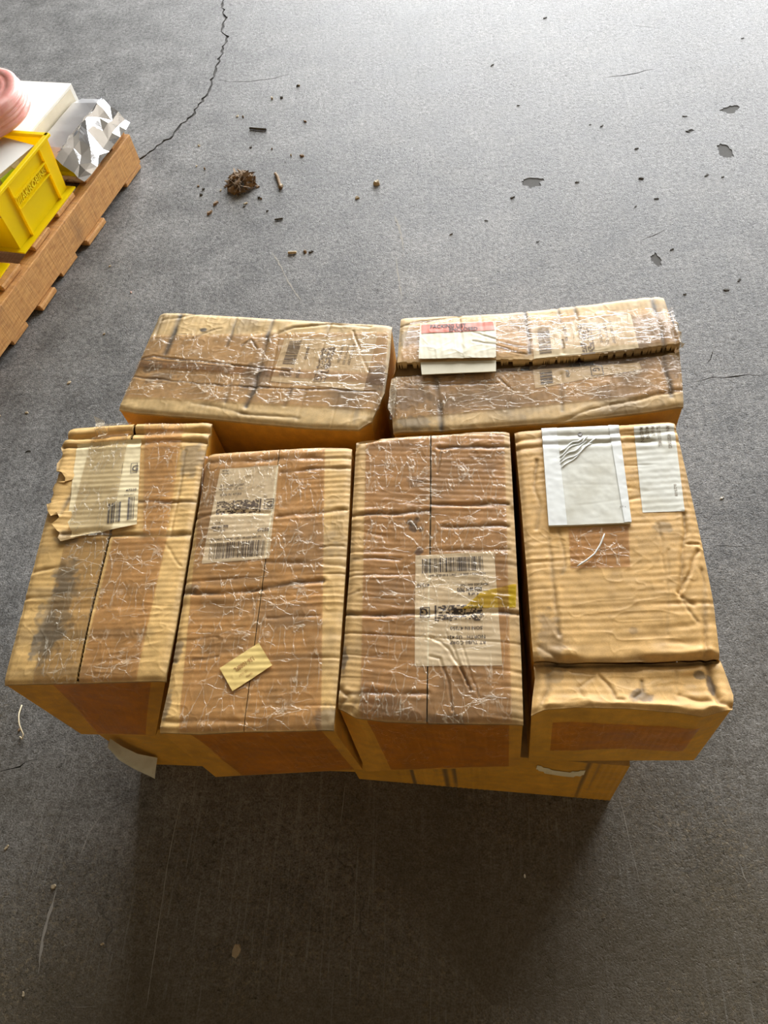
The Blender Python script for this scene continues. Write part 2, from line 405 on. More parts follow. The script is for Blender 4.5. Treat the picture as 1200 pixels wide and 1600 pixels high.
# shell of the loading bay
def wall(name, boxes, mat=WALLM):
    V = []; Fc = []
    for lo, hi in boxes:
        v, f = box_vf(lo, hi); Fc += [tuple(i+len(V) for i in q) for q in f]; V += v
    o = mesh_from(name, V, Fc, mat); o['kind'] = 'structure'; return o
HC = 6.4
x0, x1, yd, hd = DOOR
wall('wall_north', [((-6.2, yd, 0), (x0, yd+.2, HC)), ((x1, yd, 0), (6.7, yd+.2, HC)), ((x0, yd, hd), (x1, yd+.2, HC))])
wall('wall_south', [((-6.2, -5.2, 0), (6.7, -5, HC))], simple('tan_back_wall', (.36, .26, .14), .8))
wall('wall_west', [((-6.2, -5, 0), (-6, yd, HC))])
wall('wall_east', [((6.5, -5, 0), (6.7, yd, HC))])
wall('ceiling', [((-6.2, -5.2, HC), (6.7, yd+.2, HC+.2))], CEILM)

# ------------------------------------------------------------------ carton builder
SP = .0012
class Carton:
    def __init__(s, label, root_px, zt, zb, base=(.52, .345, .155), grime=.35, axis='v', seed=1, group=None):
        s.zt, s.zb, s.base, s.grime, s.seed = zt, zb, np.array(base), grime, seed
        s.cre = []; s.spots = []; s.lift = []; s.axis = axis
        p = at(*root_px, zt); s.org = np.array([p[0], p[1], zb])
        s.e = empty('cardboard_carton', s.org, label, 'carton', group)
        s.amp = .00014; s.lam = .0088
    def P(s, L, z=None): return np.array([at(q[0], q[1], (q[2] if len(q) > 2 else (s.zt if z is None else z))) for q in L])
    def crease(s, L, depth=.002, w=.003, grime=.5, rim=.3): s.cre.append((s.P(L)[:, :2], depth*.62, w*.8, grime, rim))
    def frame(s, x, y):
        c, d = math.cos(s.ang), math.sin(s.ang)
        return x*c+y*d, -x*d+y*c
    def h(s, x, y, corr=1.0):
        a, b = s.frame(x, y)
        t = b if s.axis == 'v' else a; o = a if s.axis == 'v' else b
        wob = .006*(vnoise(o*9, t*5, s.seed)-.5)
        am = s.amp*(.25+1.5*vnoise(o*16, t*22, s.seed+3))
        z = corr*am*np.cos(2*np.pi*(t+wob)/s.lam)
        z = z + (.2+.8*corr)*.0026*(fbm(x*14, y*14, s.seed+5, 3)-.5) + .0006*(fbm(x*90, y*90, s.seed+7, 2)-.5)
        # random soft washboard bands across the flutes
        z = z - corr*.0010*np.exp(-((vnoise(o*4, t*34, s.seed+11)-.5)/.05)**2)*sstep(.45, .7, vnoise(o*9, t*9, s.seed+13))
        # crumpled paper: short ridged folds, strongest in patches
        r1 = 1-np.abs(2*vnoise(o*30+3*vnoise(o*20, t*20, s.seed+81), t*75, s.seed+61)-1); r2 = 1-np.abs(2*vnoise(o*85+2*vnoise(o*40, t*40, s.seed+83), t*45, s.seed+63)-1)
        z = z + corr*.00045*(r1**9-.1)*sstep(.38, .68, vnoise(o*13, t*13, s.seed+65)) + corr*.0004*(r2**10-.1)*sstep(.45, .7, vnoise(o*15, t*15, s.seed+67))
        wx = x+.0045*(fbm(x*45, y*45, s.seed+91, 3)-.5); wy = y+.0045*(fbm(x*45, y*45, s.seed+95, 3)-.5)
        dm = .25+1.3*vnoise(x*38, y*38, s.seed+97)
        for pts, dep, w, g, rim in s.cre:
            e = rim == 0.0; q = seg_dist(x if e else wx, y if e else wy, pts); k = dep if e else dep*dm
            z = z - k*(.55*np.exp(-(q/w)**2)+.45*np.exp(-q/(1.6*w))) + rim*k*np.exp(-((q-2.6*w)/(1.6*w))**2)
        for f in s.lift: z = z + f(x, y)
        return z
    def colour(s, x, y, k=1.0, base=None):
        a, b = s.frame(x, y); t = b if s.axis == 'v' else a; o = a if s.axis == 'v' else b
        c = np.ones(np.shape(x)+(3,))*(s.base if base is None else np.array(base))*k
        n = fbm(x*8, y*8, s.seed+21, 4); c = c*(.86+.28*n)[..., None]
        dirt = s.grime*1.15*sstep(.46, .78, fbm(x*11, y*11, s.seed+31, 5))
        st = s.grime*.9*sstep(.62, .85, vnoise(o*5, t*60, s.seed+37))*sstep(.4, .65, vnoise(o*11, t*11, s.seed+39))
        dirt = np.maximum(dirt, st)
        wx = x+.0045*(fbm(x*45, y*45, s.seed+91, 3)-.5); wy = y+.0045*(fbm(x*45, y*45, s.seed+95, 3)-.5)
        for pts, dep, w, g, rim in s.cre:
            if g: dirt = np.maximum(dirt, g*np.exp(-(seg_dist(wx, wy, pts)/(w*1.15+.0010))**2)*(.3+.95*vnoise(x*50, y*50, s.seed+41)))
        for (px, py), r, colr, st_, asp in s.spots:
            p = at(px, py, s.zt); dx, dy = (x-p[0])/r, (y-p[1])/(r*asp)
            q = np.hypot(dx, dy)+.5*(fbm(x*130, y*130, s.seed+51, 3)-.5)*2
            f = st_*(1-sstep(.6, 1.0, q)); c = c*(1-f[..., None])+np.array(colr)*f[..., None]
        dirt = np.clip(dirt, 0, .92)[..., None]
        return c*(1-dirt)+np.array([.085, .075, .06])*dirt
    def surf(s, G, off=0.0, flat=None, corr=1.0):
        x, y = G[..., 0], G[..., 1]; G = G.copy(); G[..., 2] = G[..., 2]+(s.h(x, y, corr) if flat is None else flat)+off
        return G
    def patch(s, name, B, Fr, L, R, mat, off=0.0, col=True, skirt=0.0, sp=SP, label=None, extra=None, k=1.0, base=None):
        B, Fr, L, R = map(s.P, (B, Fr, L, R))
        nu = max(4, int(max(clen(B), clen(Fr))/sp)); nv = max(4, int(max(clen(L), clen(R))/sp))
        G = coons(B, Fr, L, R, nu, nv); C = s.colour(G[..., 0], G[..., 1], k, base) if col else None
        G = s.surf(G, off)
        if extra is not None: G = extra(G)
        return sheet(name, G-s.org, mat, s.e, C, skirt, label)
    def quad(s, name, q, mat, off, parent=None, col=False, sp=SP, label=None, extra=None, skirt=0, corr=1.0):
        tl, tr, br, bl = s.P(q)
        nu = max(3, int(max(np.linalg.norm(tr-tl), np.linalg.norm(br-bl))/sp)); nv = max(3, int(max(np.linalg.norm(bl-tl), np.linalg.norm(br-tr))/sp))
        G = s.surf(coons([tl, tr], [bl, br], [tl, bl], [tr, br], nu, nv), off, None, corr)
        if extra is not None: G = extra(G)
        return sheet(name, G-s.org, mat, parent or s.e, None, skirt, label)
    def outline(s, B, R, Fr, L):                 # all as seen clockwise: back l->r, right b->f, front l->r, left b->f
        s.o = [s.P(q) for q in (B, R, Fr, L)]
        v = s.o[2][-1]-s.o[2][0]; s.ang = math.atan2(v[1], v[0])
        for q in s.o: s.cre.append((q[:, :2], .0032, .0045, .30, 0.0))
    def body(s, bulge=.004, fcol=(.62, .32, .045), fl=None, fr=None):  # walls: same board as the lid, its shaded orange put into the colour
        B, R, Fr, L = s.o; n = 70; m = 34
        ctr = np.mean(np.r_[B, Fr], 0)
        V = []; Fc = []; C = []; s.walls = {}
        for nm, P in (('back', B[::-1]), ('right', R), ('front', Fr), ('left', L)):
            T = resample(P, n); x, y = T[:, 0], T[:, 1]
            z = T[:, 2]+s.h(x, y)-.0006
            top = np.stack([x, y, z], 1); d = ctr[:2]-top[:, :2]; d /= np.linalg.norm(d, axis=1)[:, None]
            top[:, :2] += d*.0012
            bot = top.copy(); bot[:, 2] = s.zb
            if nm == 'front' and fl is not None:
                l, r = at(*fl, s.zb), at(*fr, s.zb); u = np.linspace(0, 1, n)[:, None]; bot = (1-u)*l+u*r
            if nm == 'left' and fl is not None: bot[:, :2] += (at(*fl, s.zb)[:2]-bot[-1, :2])*np.linspace(0, 1, n)[:, None]
            if nm == 'right' and fr is not None: bot[:, :2] += (at(*fr, s.zb)[:2]-bot[-1, :2])*np.linspace(0, 1, n)[:, None]
            v = np.linspace(0, 1, m)[:, None, None]; G = (1-v)*top[None]+v*bot[None]
            tang = top[-1]-top[0]; nor = _n(np.array([tang[1], -tang[0], 0])); nor *= -np.sign(nor[:2] @ (ctr[:2]-top[n//2, :2]))
            sgrid, tgrid = np.meshgrid(np.linspace(0, clen(top), n), np.linspace(0, s.zt-s.zb, m))
            uu, vv = np.meshgrid(np.linspace(0, 1, n), np.linspace(0, 1, m))
            env = np.sin(np.pi*np.clip(uu, 0, 1))**.5*np.sin(np.pi*vv)**.7
            disp = (.009*(fbm(sgrid*10+s.seed*3, tgrid*10, s.seed+len(nm), 3)-.5)-.4*bulge)*env
            disp += .0004*np.cos(2*np.pi*sgrid/.0088)*env
            G = G+disp[..., None]*nor
            s.walls[nm] = (G, nor, sgrid, tgrid)
            off = sum(len(q) for q in V); V.append(G.reshape(-1, 3)); Fc.append(grid_faces(m, n, off))
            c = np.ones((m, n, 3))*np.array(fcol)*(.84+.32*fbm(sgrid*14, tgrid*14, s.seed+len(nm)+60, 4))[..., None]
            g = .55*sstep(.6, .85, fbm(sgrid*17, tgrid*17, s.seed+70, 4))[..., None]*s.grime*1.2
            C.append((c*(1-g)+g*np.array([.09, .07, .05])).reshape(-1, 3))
        cs = [s.walls[k][0][-1, 0] for k in ('back', 'right', 'front', 'left')]
        o0 = sum(len(q) for q in V); V.append(np.array([s.walls['back'][0][-1, 0], s.walls['back'][0][-1, -1], s.walls['front'][0][-1, 0], s.walls['front'][0][-1, -1]])); C.append(np.ones((4, 3))*np.array(fcol))
        Fc.append(np.array([[o0, o0+1, o0+2, o0+3]]))
        V = np.concatenate(V)-s.org
        return mesh_from('carton_wall', V, np.concatenate(Fc), KRAFT, s.e, True, np.concatenate(C))
    def wall_sheet(s, name, side, u0, u1, t0, t1, mat, off=.0008, parent=None, skew=0.0, label=None):
        G, nor, _, _ = s.walls[side]; m, n = G.shape[:2]
        us = np.linspace(0, 1, 40)[None]*np.ones((24, 1)); vs = np.linspace(t0, t1, 24)[:, None]*np.ones((1, 40))
        U = (u0+(u1-u0)*us+skew*vs).clip(0, 1)*(n-1); Vv = vs.clip(0, 1)*(m-1)
        i = np.minimum(Vv.astype(int), m-2); j = np.minimum(U.astype(int), n-2); fi = (Vv-i)[..., None]; fj = (U-j)[..., None]
        Q = (G[i, j]*(1-fj)+G[i, j+1]*fj)*(1-fi)+(G[i+1, j]*(1-fj)+G[i+1, j+1]*fj)*fi + nor*off
        return sheet(name, Q-s.org, mat, parent or s.e, None, 0, label)

# flat print on a surface: px quad of the printed item gives a local frame (a along the reading direction, b up)
class Print:
    def __init__(s, carton, q, off, cw, ch):
        # q: px of the item's own top-left, top-right, bottom-right, bottom-left as one reads it; cw, ch its size in its own units
        s.c, s.off, s.w, s.h = carton, off, cw, ch; s.q = carton.P(q); s.V = []; s.F = []; s.codes = []
    def world(s, a, b):
        u = np.asarray(a)/s.w; v = np.asarray(b)/s.h; u = u[..., None]; v = v[..., None]; tl, tr, br, bl = s.q
        p = (1-v)*((1-u)*tl+u*tr)+v*((1-u)*bl+u*br)
        p = p.copy(); p[..., 2] = p[..., 2]+s.c.h(p[..., 0], p[..., 1])+s.off; return p
    def rect(s, a0, b0, a1, b1, nb=1, na=1):
        A, B = np.meshgrid(np.linspace(a0, a1, na+1), np.linspace(b0, b1, nb+1))
        G = s.world(A, B); o = len(s.V); s.V += list(G.reshape(-1, 3)); s.F += [tuple(f) for f in grid_faces(nb+1, na+1, o)]
    def ring(s, a0, b0, a1, b1, w):
        for r in ((a0, b0, a1, b0+w), (a0, b1-w, a1, b1), (a0, b0+w, a0+w, b1-w), (a1-w, b0+w, a1, b1-w)): s.rect(*r)
    def text(s, txt, a, b, size, bold=0.0, sx=1.0):       # a, b: left end of the base line
        cu = bpy.data.curves.new('lettering', 'FONT'); cu.body = txt; cu.size = size; cu.resolution_u = 2; cu.offset = bold
        ob = bpy.data.objects.new('lettering', cu); me = bpy.data.meshes.new_from_object(ob)
        if len(me.vertices):
            co = np.array([v.co[:2] for v in me.vertices]); o = len(s.V)
            s.V += list(s.world(a+co[:, 0]*sx, b-co[:, 1])); s.F += [tuple(i+o for i in p.vertices) for p in me.polygons]
        bpy.data.meshes.remove(me); bpy.data.objects.remove(ob); bpy.data.curves.remove(cu)
    def bars(s, a0, a1, b0, b1, seed, unit, horizontal=True):
        r = np.random.RandomState(seed); x = a0
        while x < a1:
            w = unit*r.choice([1, 1, 2, 3]); g = unit*r.choice([1, 1, 2, 2.6])
            if x+w < a1: s.rect(x, b0, x+w, b1, nb=10)
            x += w+g
    def stacked(s, a0, a1, b0, b1, seed, na, nb, fill=.5):   # two-dimensional stacked bar code
        r = np.random.RandomState(seed); da, db = (a1-a0)/na, (b1-b0)/nb
        for j in range(nb):
            i = 0
            while i < na:
                w = r.randint(1, 4)
                if r.rand() < fill: s.rect(a0+i*da, b0+j*db, a0+min(na, i+w)*da, b0+(j+.95)*db)
                i += w
        s.rect(a1+da, b0, a1+da*3, b1, nb=6)
    def code(s, name, fn, *a):                             # a bar code of its own, kept apart from the lettering
        V, Fc = s.V, s.F; s.V, s.F = [], []; fn(*a); s.codes.append((name, s.V, s.F)); s.V, s.F = V, Fc
    def build(s, name, mat, parent, label=None):
        for nm, V, Fc in s.codes+[(name, s.V, s.F)]:
            if V:
                o = mesh_from(nm, np.array(V)-s.c.org, Fc, mat, parent, False, None, label if nm == name else None); o['kind'] = 'stuff'

ROW = 'worn kraft cartons stacked two high'
# ================================================================== carton 1: front row, far left, torn
c1 = Carton('worn kraft carton with torn ragged flap and gaping seam, left end of the front row', (180, 860), .44, .22, (.65, .415, .150), .34, 'v', 3, ROW)
c1.outline([(107, 668), (160, 664), (211, 661), (270, 660), (330, 659)], [(330, 659), (318, 712), (298, 830), (273, 980), (256, 1062)],
           [(3, 1068), (60, 1067), (119, 1066), (190, 1064), (256, 1062)], [(107, 668), (96, 720), (73, 800), (55, 870), (34, 950), (3, 1068)])
c1.crease([(105, 684), (160, 681), (212, 676), (270, 675), (328, 672)], .0075, .0055, .25)
c1.crease([(102, 700), (150, 698), (205, 694), (260, 690), (322, 690)], .0045, .004, .35)
c1.crease([(205, 783), (228, 783), (262, 784), (304, 783)], .003, .003, .5)
c1.crease([(100, 838), (150, 832), (176, 836), (240, 838), (298, 835)], .004, .004, .5)
c1.crease([(38, 936), (70, 933), (95, 930)], .0022, .003, .4)
c1.crease([(52, 893), (100, 886)], .0018, .003, .3)
c1.crease([(290, 705), (284, 742), (275, 790), (266, 838)], .0014, .002, .3)
c1.crease([(258, 850), (270, 868), (282, 884)], .0014, .002, .1)
c1.crease([(166, 703), (150, 722), (138, 752), (135, 765)], .0012, .003, .7)
c1.crease([(118, 764), (104, 790), (96, 806)], .0016, .003, .7)
c1.spots += [((300, 718), .022, (.15, .13, .10), .5, 1.6), ((86, 960), .030, (.13, .12, .10), .55, 2.5), ((73, 1000), .022, (.13, .12, .10), .5, 2.0), ((100, 900), .018, (.16, .14, .11), .5, 2.0), ((105, 843), .022, (.20, .17, .12), .5, .6)]
SM1 = [(209, 661.5), (195.5, 721), (179, 796), (159, 877), (140.5, 952), (117, 1066)]
c1.patch('flap', [(107, 668), (160, 664), (209, 661.5)], [(3, 1068), (60, 1067), (117, 1066)],
         [(107, 668), (96, 720), (73, 800), (55, 870), (34, 950), (3, 1068)], SM1, KRAFT, skirt=.004)
c1.patch('flap', [(214, 661), (270, 660), (330, 659)], [(121, 1066), (190, 1064), (256, 1062)],
         [(x+4.5, y) for x, y in SM1], [(330, 659), (318, 712), (298, 830), (273, 980), (256, 1062)], KRAFT, skirt=.004)
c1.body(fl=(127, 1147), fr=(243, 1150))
# corrugated raw edge showing in the open seam
V = []; Fc = []
SMp = resample(c1.P([(x+2.0, y) for x, y in SM1[1:]]), 110)
for i, p in enumerate(SMp[:-1]):
    if i % 2: continue
    q = SMp[i+1]; o = len(V); z = c1.zt-.0035
    nx = np.array([.0022, 0, 0])
    V += [p-nx+[0, 0, -.004+z-p[2]], p+nx+[0, 0, -.004+z-p[2]], q+nx+[0, 0, -.002+z-q[2]], q-nx+[0, 0, -.002+z-q[2]], (p+q)/2-nx+[0, 0, .0018+z-p[2]], (p+q)/2+nx+[0, 0, .0018+z-p[2]]]
    Fc += [(o, o+1, o+5, o+4), (o+4, o+5, o+2, o+3)]
mesh_from('corrugated_edge', np.array(V)-c1.org, Fc, FLUTE, c1.e)
# torn top ply at the left, ragged and lifted
rag = [(104, 690), (97, 702), (100, 712), (91, 727), (90, 738), (99, 741), (105, 750), (104, 757), (92, 756), (87, 758), (83, 766), (86, 774), (80, 781), (82, 787), (74, 789), (76, 800), (83, 810), (92, 804), (96, 812), (89, 818), (84, 822), (92, 832), (97, 836), (94, 844), (98, 849)]
def ragged(G):
    v = np.linspace(0, 1, G.shape[0])[:, None]; u = np.linspace(1, 0, G.shape[1])[None]
    G[..., 2] += .0042*u**1.5*(.7+.6*vnoise(v*9, u*0, 4)); return G
c1.patch('torn_ply', [(104, 690), (130, 689), (150, 688)], [(98, 849), (120, 842), (140, 838)], rag, [(150, 688), (145, 760), (140, 838)], KRAFT, off=.0012, skirt=.0018, extra=ragged)
# dark torn pockets behind the ragged edge
lab1 = c1.quad('shipping_label', [(122, 697), (222, 688), (215, 821), (104, 844)], LABEL_P, .0035, label='faded shipping label torn through by the open seam')
pr = Print(c1, [(122, 697), (222, 688), (215, 821), (104, 844)], .0042, 100, 150)
for L in range(0, 1):
    pr.code('barcode', pr.bars, 58, 78, 108, 140, 5, .9); pr.code('barcode', pr.bars, 86, 97, 103, 140, 8, .9)
    pr.code('boxed_letter_frame', pr.ring, 87, 44, 97, 62, .9); pr.text('G', 88.5, 58.5, 14, .25)
    pr.text('47250', 82, 93, 6.2, .1); pr.text('6625 6641', 80, 99.5, 3.6)
    pr.rect(74, 42, 74.5, 62)
pr.build('printed_lettering', INK_SOFT, lab1)
c1.quad('packing_tape', [(228, 664), (289, 664), (262, 838), (225, 838)], TAPE_Y, .0046)
c1.quad('packing_tape', [(178, 839), (262, 839), (213, 1062), (122, 1066)], TAPE_Y, .0014)
c1.quad('packing_tape', [(152, 664), (207, 662), (176, 838), (106, 842)], TAPE_HAZE, .0052, label='milky clear tape over the faded label')
c1.quad('packing_tape', [(104, 842), (172, 838), (117, 1067), (50, 1068)], TAPE_HAZE, .0014, label='milky clear tape with a grimy left edge')
c1.wall_sheet('packing_tape', 'front', .30, .92, 0, .97, TAPE_FACE, skew=-.05)
c1.quad('tape_corner', [(150, 655), (166, 662), (170, 686), (158, 690)], TAPE_LOOSE, .009, label='loose wrinkled end of clear tape')

# ================================================================== carton 2: front row, second, yellow ticket
c2 = Carton('worn kraft carton with a small yellow ticket stuck askew on its taped lid', (400, 920), .44, .22, (.65, .415, .150), .36, 'v', 14, ROW)
R2 = [(549, 698), (545, 800), (538, 910), (529, 1040), (520, 1139)]; L2 = [(325, 708), (303, 830), (278, 980), (263, 1070), (247, 1143)]
c2.outline([(325, 708), (380, 704), (437, 701), (495, 698), (549, 698)], R2, [(247, 1143), (310, 1146), (380, 1142), (450, 1141), (520, 1139)], L2)
for L, d, w, g in (([(289, 926), (345, 926), (408, 921), (465, 911), (503, 908)], .0045, .0035, .6), ([(307, 809), (345, 802), (420, 800)], .0025, .003, .5),
                   ([(440, 738), (500, 732), (546, 730)], .0030, .0035, .4), ([(330, 722), (400, 720), (440, 716), (546, 715)], .0028, .004, .3),
                   ([(436, 806), (480, 802), (540, 797)], .0026, .003, .4), ([(416, 880), (470, 878), (540, 884)], .002, .003, .5),
                   ([(500, 855), (535, 852)], .002, .002, .3), ([(262, 1030), (275, 1036)], .002, .002, .6), ([(300, 1030), (340, 1027)], .0015, .002, .4),
                   ([(416, 965), (470, 963), (500, 962)], .0015, .0025, .3), ([(258, 1128), (330, 1126), (420, 1130), (510, 1128)], .0022, .004, .2), ([(265, 1000), (340, 996)], .0014, .0025, .3)):
    c2.crease(L, d, w, g)
c2.spots += [((296, 920), .020, (.12, .10, .08), .55, .6), ((272, 1015), .013, (.13, .11, .09), .6, 1.6), ((440, 960), .05, (.22, .17, .12), .35, .5), ((480, 850), .05, (.24, .19, .13), .3, .9), ((512, 1125), .018, (.14, .12, .09), .6, 1.3), ((258, 1100), .008, (.12, .10, .08), .6, 3)]
SM2 = [(437, 701), (428, 780), (415, 876), (404, 960), (392, 1050), (380, 1142)]
c2.patch('flap', [(325, 708), (380, 704), (436.4, 701)], [(247, 1143), (310, 1146), (379.4, 1142)], L2, [(x-.8, y) for x, y in SM2], KRAFT, skirt=.004)
c2.patch('flap', [(437.6, 701), (495, 698), (549, 698)], [(380.6, 1142), (450, 1141), (520, 1139)], [(x+.8, y) for x, y in SM2], R2, KRAFT, skirt=.004)
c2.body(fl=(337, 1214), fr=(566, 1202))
q2 = [(346, 733), (434, 727), (421, 872), (316, 881)]
lab2 = c2.quad('shipping_label', [(344, 733), (436, 727), (421, 873), (315, 881)], LABEL_W, .0004, label='off-white shipping label')
pr = Print(c2, [(330, 734), (436, 727), (421, 873), (315, 881)], .0008, 100, 150)
pr.text('RT TUBE CORP', 16, 31, 5.2, .05); pr.text('NORTH  US 421', 15, 37, 5.2, .05); pr.text('SON IN 47250', 17, 46, 5.2, .05)
pr.code('stacked_barcode', pr.stacked, 14, 76, 55, 76, 2, 54, 12); pr.code('boxed_letter_frame', pr.ring, 84, 56, 98, 72, 1.1); pr.text('G', 87, 69, 13.5, .3); pr.text('Fax', 82, 53, 4)
pr.text('OTR', 14, 91, 4); pr.text('6625 6641 7970', 10, 98, 6, .3, .62); pr.text('6625 6641', 13, 103, 4.2, .05)
pr.text('47250', 78, 108, 7, .15); pr.text('9622 0432 1 1000 411 2941 0 00 6625 6641 79', 10, 117, 4.0, .04, .96)
pr.code('barcode', pr.bars, 10, 92, 121, 145, 11, .62)
pr.rect(17, 3, 27, 4); pr.rect(17, 8, 27, 8.8)
pr.build('printed_lettering', INK_SOFT, lab2)
c2.quad('packing_tape', [(318, 712), (437, 702), (380, 1141), (279, 1144)], TAPE_Y, .0012)
c2.quad('packing_tape', [(438, 702), (508, 700), (502, 1139), (381, 1141)], TAPE_Y, .0012)
tick = c2.quad('yellow_ticket', [(405, 1005.5), (426, 1040.5), (364, 1081), (344, 1045)], YTAG, .0026, label='small yellow ticket printed with a part number', skirt=.0006)
pr = Print(c2, [(364, 1081), (344, 1045), (405, 1005.5), (426, 1040.5)][0:0] or [(426, 1040.5), (364, 1081), (344, 1045), (405, 1005.5)], .0030, 100, 58)
pr.text('136-1088FL', 24, 40, 13.5, .15, .78); pr.text('132 12 6 7', 50, 22, 6.5, .0, .8); pr.text('TEMPER', 44, 12, 6, 0, .8)
pr.build('printed_lettering', INK_BROWN, tick)
c2.wall_sheet('packing_tape', 'front', .17, .93, 0, .98, TAPE_FACE, skew=.02)

# ================================================================== carton 3: front row, third
c3 = Carton('worn kraft carton with upside-down shipping label and smear of yellow tape on its lid', (680, 900), .44, .22, (.58, 0.365, .138), .34, 'v', 25, ROW)
R3 = [(796, 672), (801, 760), (806, 850), (811, 950), (815, 1040), (818, 1130)]; L3 = [(556, 688), (551, 780), (545, 900), (537, 1000), (527, 1104)]
c3.outline([(556, 688), (615, 682), (673, 679), (740, 674), (796, 672)], R3, [(527, 1104), (555, 1120), (600, 1126), (667, 1129), (740, 1130), (818, 1130)], L3)
for L, d, w, g in (([(685, 700), (740, 699), (793, 697)], .0040, .003, .75), ([(552, 805), (600, 803), (640, 800), (671, 798)], .0042, .003, .65),
                   ([(674, 789), (730, 788), (793, 787)], .0036, .003, .5), ([(690, 824), (740, 823), (795, 821)], .003, .003, .5),
                   ([(552, 872), (600, 871), (625, 874)], .0025, .003, .4), ([(538, 959), (600, 961), (666, 957), (740, 957), (812, 956)], .0048, .003, .7),
                   ([(545, 1084), (600, 1083), (667, 1082)], .003, .003, .4), ([(545, 900), (600, 898), (655, 896)], .0015, .002, .3), ([(674, 862), (720, 860), (795, 858)], .0018, .003, .3),
                   ([(671, 996), (688, 1003), (703, 1018), (718, 1042), (734, 1080)], .0026, .0016, .5), ([(696, 985), (708, 1010), (722, 1050), (730, 1070)], .0022, .0014, .4),
                   ([(671, 1026), (688, 1030), (700, 1060), (706, 1110)], .0024, .0015, .5), ([(715, 990), (728, 1030), (748, 1090)], .0014, .0012, .3),
                   ([(530, 1075), (545, 1090), (530, 1104)], .003, .003, .3), ([(560, 1090), (550, 1110)], .003, .003, .3), ([(555, 700), (562, 690), (590, 686)], .003, .003, .4),
                   ([(720, 745), (722, 750)], .001, .002, .1), ([(690, 700), (684, 740)], .0014, .0014, .5), ([(540, 930), (560, 925)], .0018, .002, .3)):
    c3.crease(L, d, w, g)
DK = (.06, .05, .045)
c3.spots += [((640, 815), .007, DK, .75, 1), ((651, 812), .006, DK, .7, 1), ((645, 824), .010, DK, .75, .8), ((658, 826), .005, DK, .7, 1.2), ((655, 861), .0075, (.10, .06, .04), .85, .8), ((537, 1028), .006, DK, .7, 4), ((535, 1000), .004, DK, .5, 3), ((650, 752), .014, (.2, .15, .1), .5, .8), ((700, 1125), .03, (.16, .13, .1), .5, .3)]
SM3 = [(673, 679), (673, 780), (672, 860), (670, 950), (668, 1040), (667, 1129)]
c3.patch('flap', [(556, 688), (615, 682), (672.4, 679)], [(527, 1104), (555, 1120), (600, 1126), (666.4, 1129)], L3, [(x-1.1, y) for x, y in SM3], KRAFT, skirt=.004)
c3.patch('flap', [(673.6, 679), (740, 674), (796, 672)], [(667.6, 1129), (740, 1130), (818, 1130)], [(x+1.1, y) for x, y in SM3], R3, KRAFT, skirt=.004)
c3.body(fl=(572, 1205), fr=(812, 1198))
q3 = [(649, 868), (772, 862), (785, 1040), (648, 1041)]
lab3 = c3.quad('shipping_label', q3, LABEL_W, .0004, label='off-white shipping label lying upside down')
pr = Print(c3, [(785, 1040), (648, 1041), (649, 868), (772, 862)], .0008, 100, 150)
pr.text('RT TUBE CORP', 17, 31, 6.2, .06); pr.text('NORTH   US 421', 17, 38, 6.2, .06); pr.text('SON IN 47250', 20, 49.5, 6.2, .06)
pr.code('stacked_barcode', pr.stacked, 18, 73, 57, 78, 6, 54, 12); pr.code('boxed_letter_frame', pr.ring, 82, 62, 94, 76, 1.0); pr.text('G', 84, 74, 14, .3)
pr.text('4 of 6', 22, 94, 5.6, .12); pr.text('6625 6641 7970', 18, 101.5, 8.2, .32, .56); pr.text('Mstr# 6625 6641 7947', 10, 106.5, 4.3, .06, .86)
pr.text('47250', 82, 109, 6.4, .1); pr.text('9622 0432 1 (000 411 2941) 0 00 6625 6641', 12, 121, 4.3, .06, .92)
pr.code('barcode', pr.bars, 15, 92, 124, 144, 21, .62)
pr.build('printed_lettering', INK, lab3)
c3.quad('yellow_tape', [(752, 925), (807, 911), (806, 948), (722, 952)], YTAPE, .0010, label='smear of translucent yellow tape')
c3.quad('packing_tape', [(572, 690), (673, 680), (667, 1128), (563, 1122)], TAPE_Y, .0014)
c3.quad('packing_tape', [(674, 680), (788, 674), (800, 1129), (668, 1129)], TAPE_Y, .0014)
c3.quad('packing_tape', [(562, 1062), (668, 1085), (760, 1090), (740, 1130)][0:0] or [(563, 1060), (610, 1075), (680, 1128), (560, 1122)], TAPE_HAZE, .0022, label='milky patch of clear tape at the front edge')
c3.wall_sheet('packing_tape', 'front', .17, .93, 0, .97, TAPE_FACE)

# ================================================================== carton 4: front row, right end, crushed front
c4 = Carton('golden kraft carton with crushed front end and white pouch, right end of the front row', (960, 850), .44, .22, (.66, .40, .135), .14, 'v', 36, ROW)
L4 = [(804, 673), (814, 780), (824, 900), (831, 1000), (834, 1031)]; R4 = [(1055, 657), (1074, 740), (1098, 850), (1116, 940), (1126, 1026)]
ZF = .4385
F4 = [(830, 1116, ZF), (850, 1108, ZF), (900, 1104, ZF), (980, 1106, ZF), (1060, 1112, ZF), (1100, 1118, ZF), (1147, 1106, ZF)]
L4b = [(834, 1034, .4295), (836, 1060, .4310), (832, 1090, .4345), (830, 1116, ZF)]; R4b = [(1127, 1030, .4295), (1138, 1060, .4310), (1147, 1085, .4345), (1147, 1106, ZF)]
c4.outline([(804, 673), (870, 668), (960, 663), (1055, 657)], R4+R4b, F4, L4+L4b)
c4.lam = .0098; c4.amp = .00013
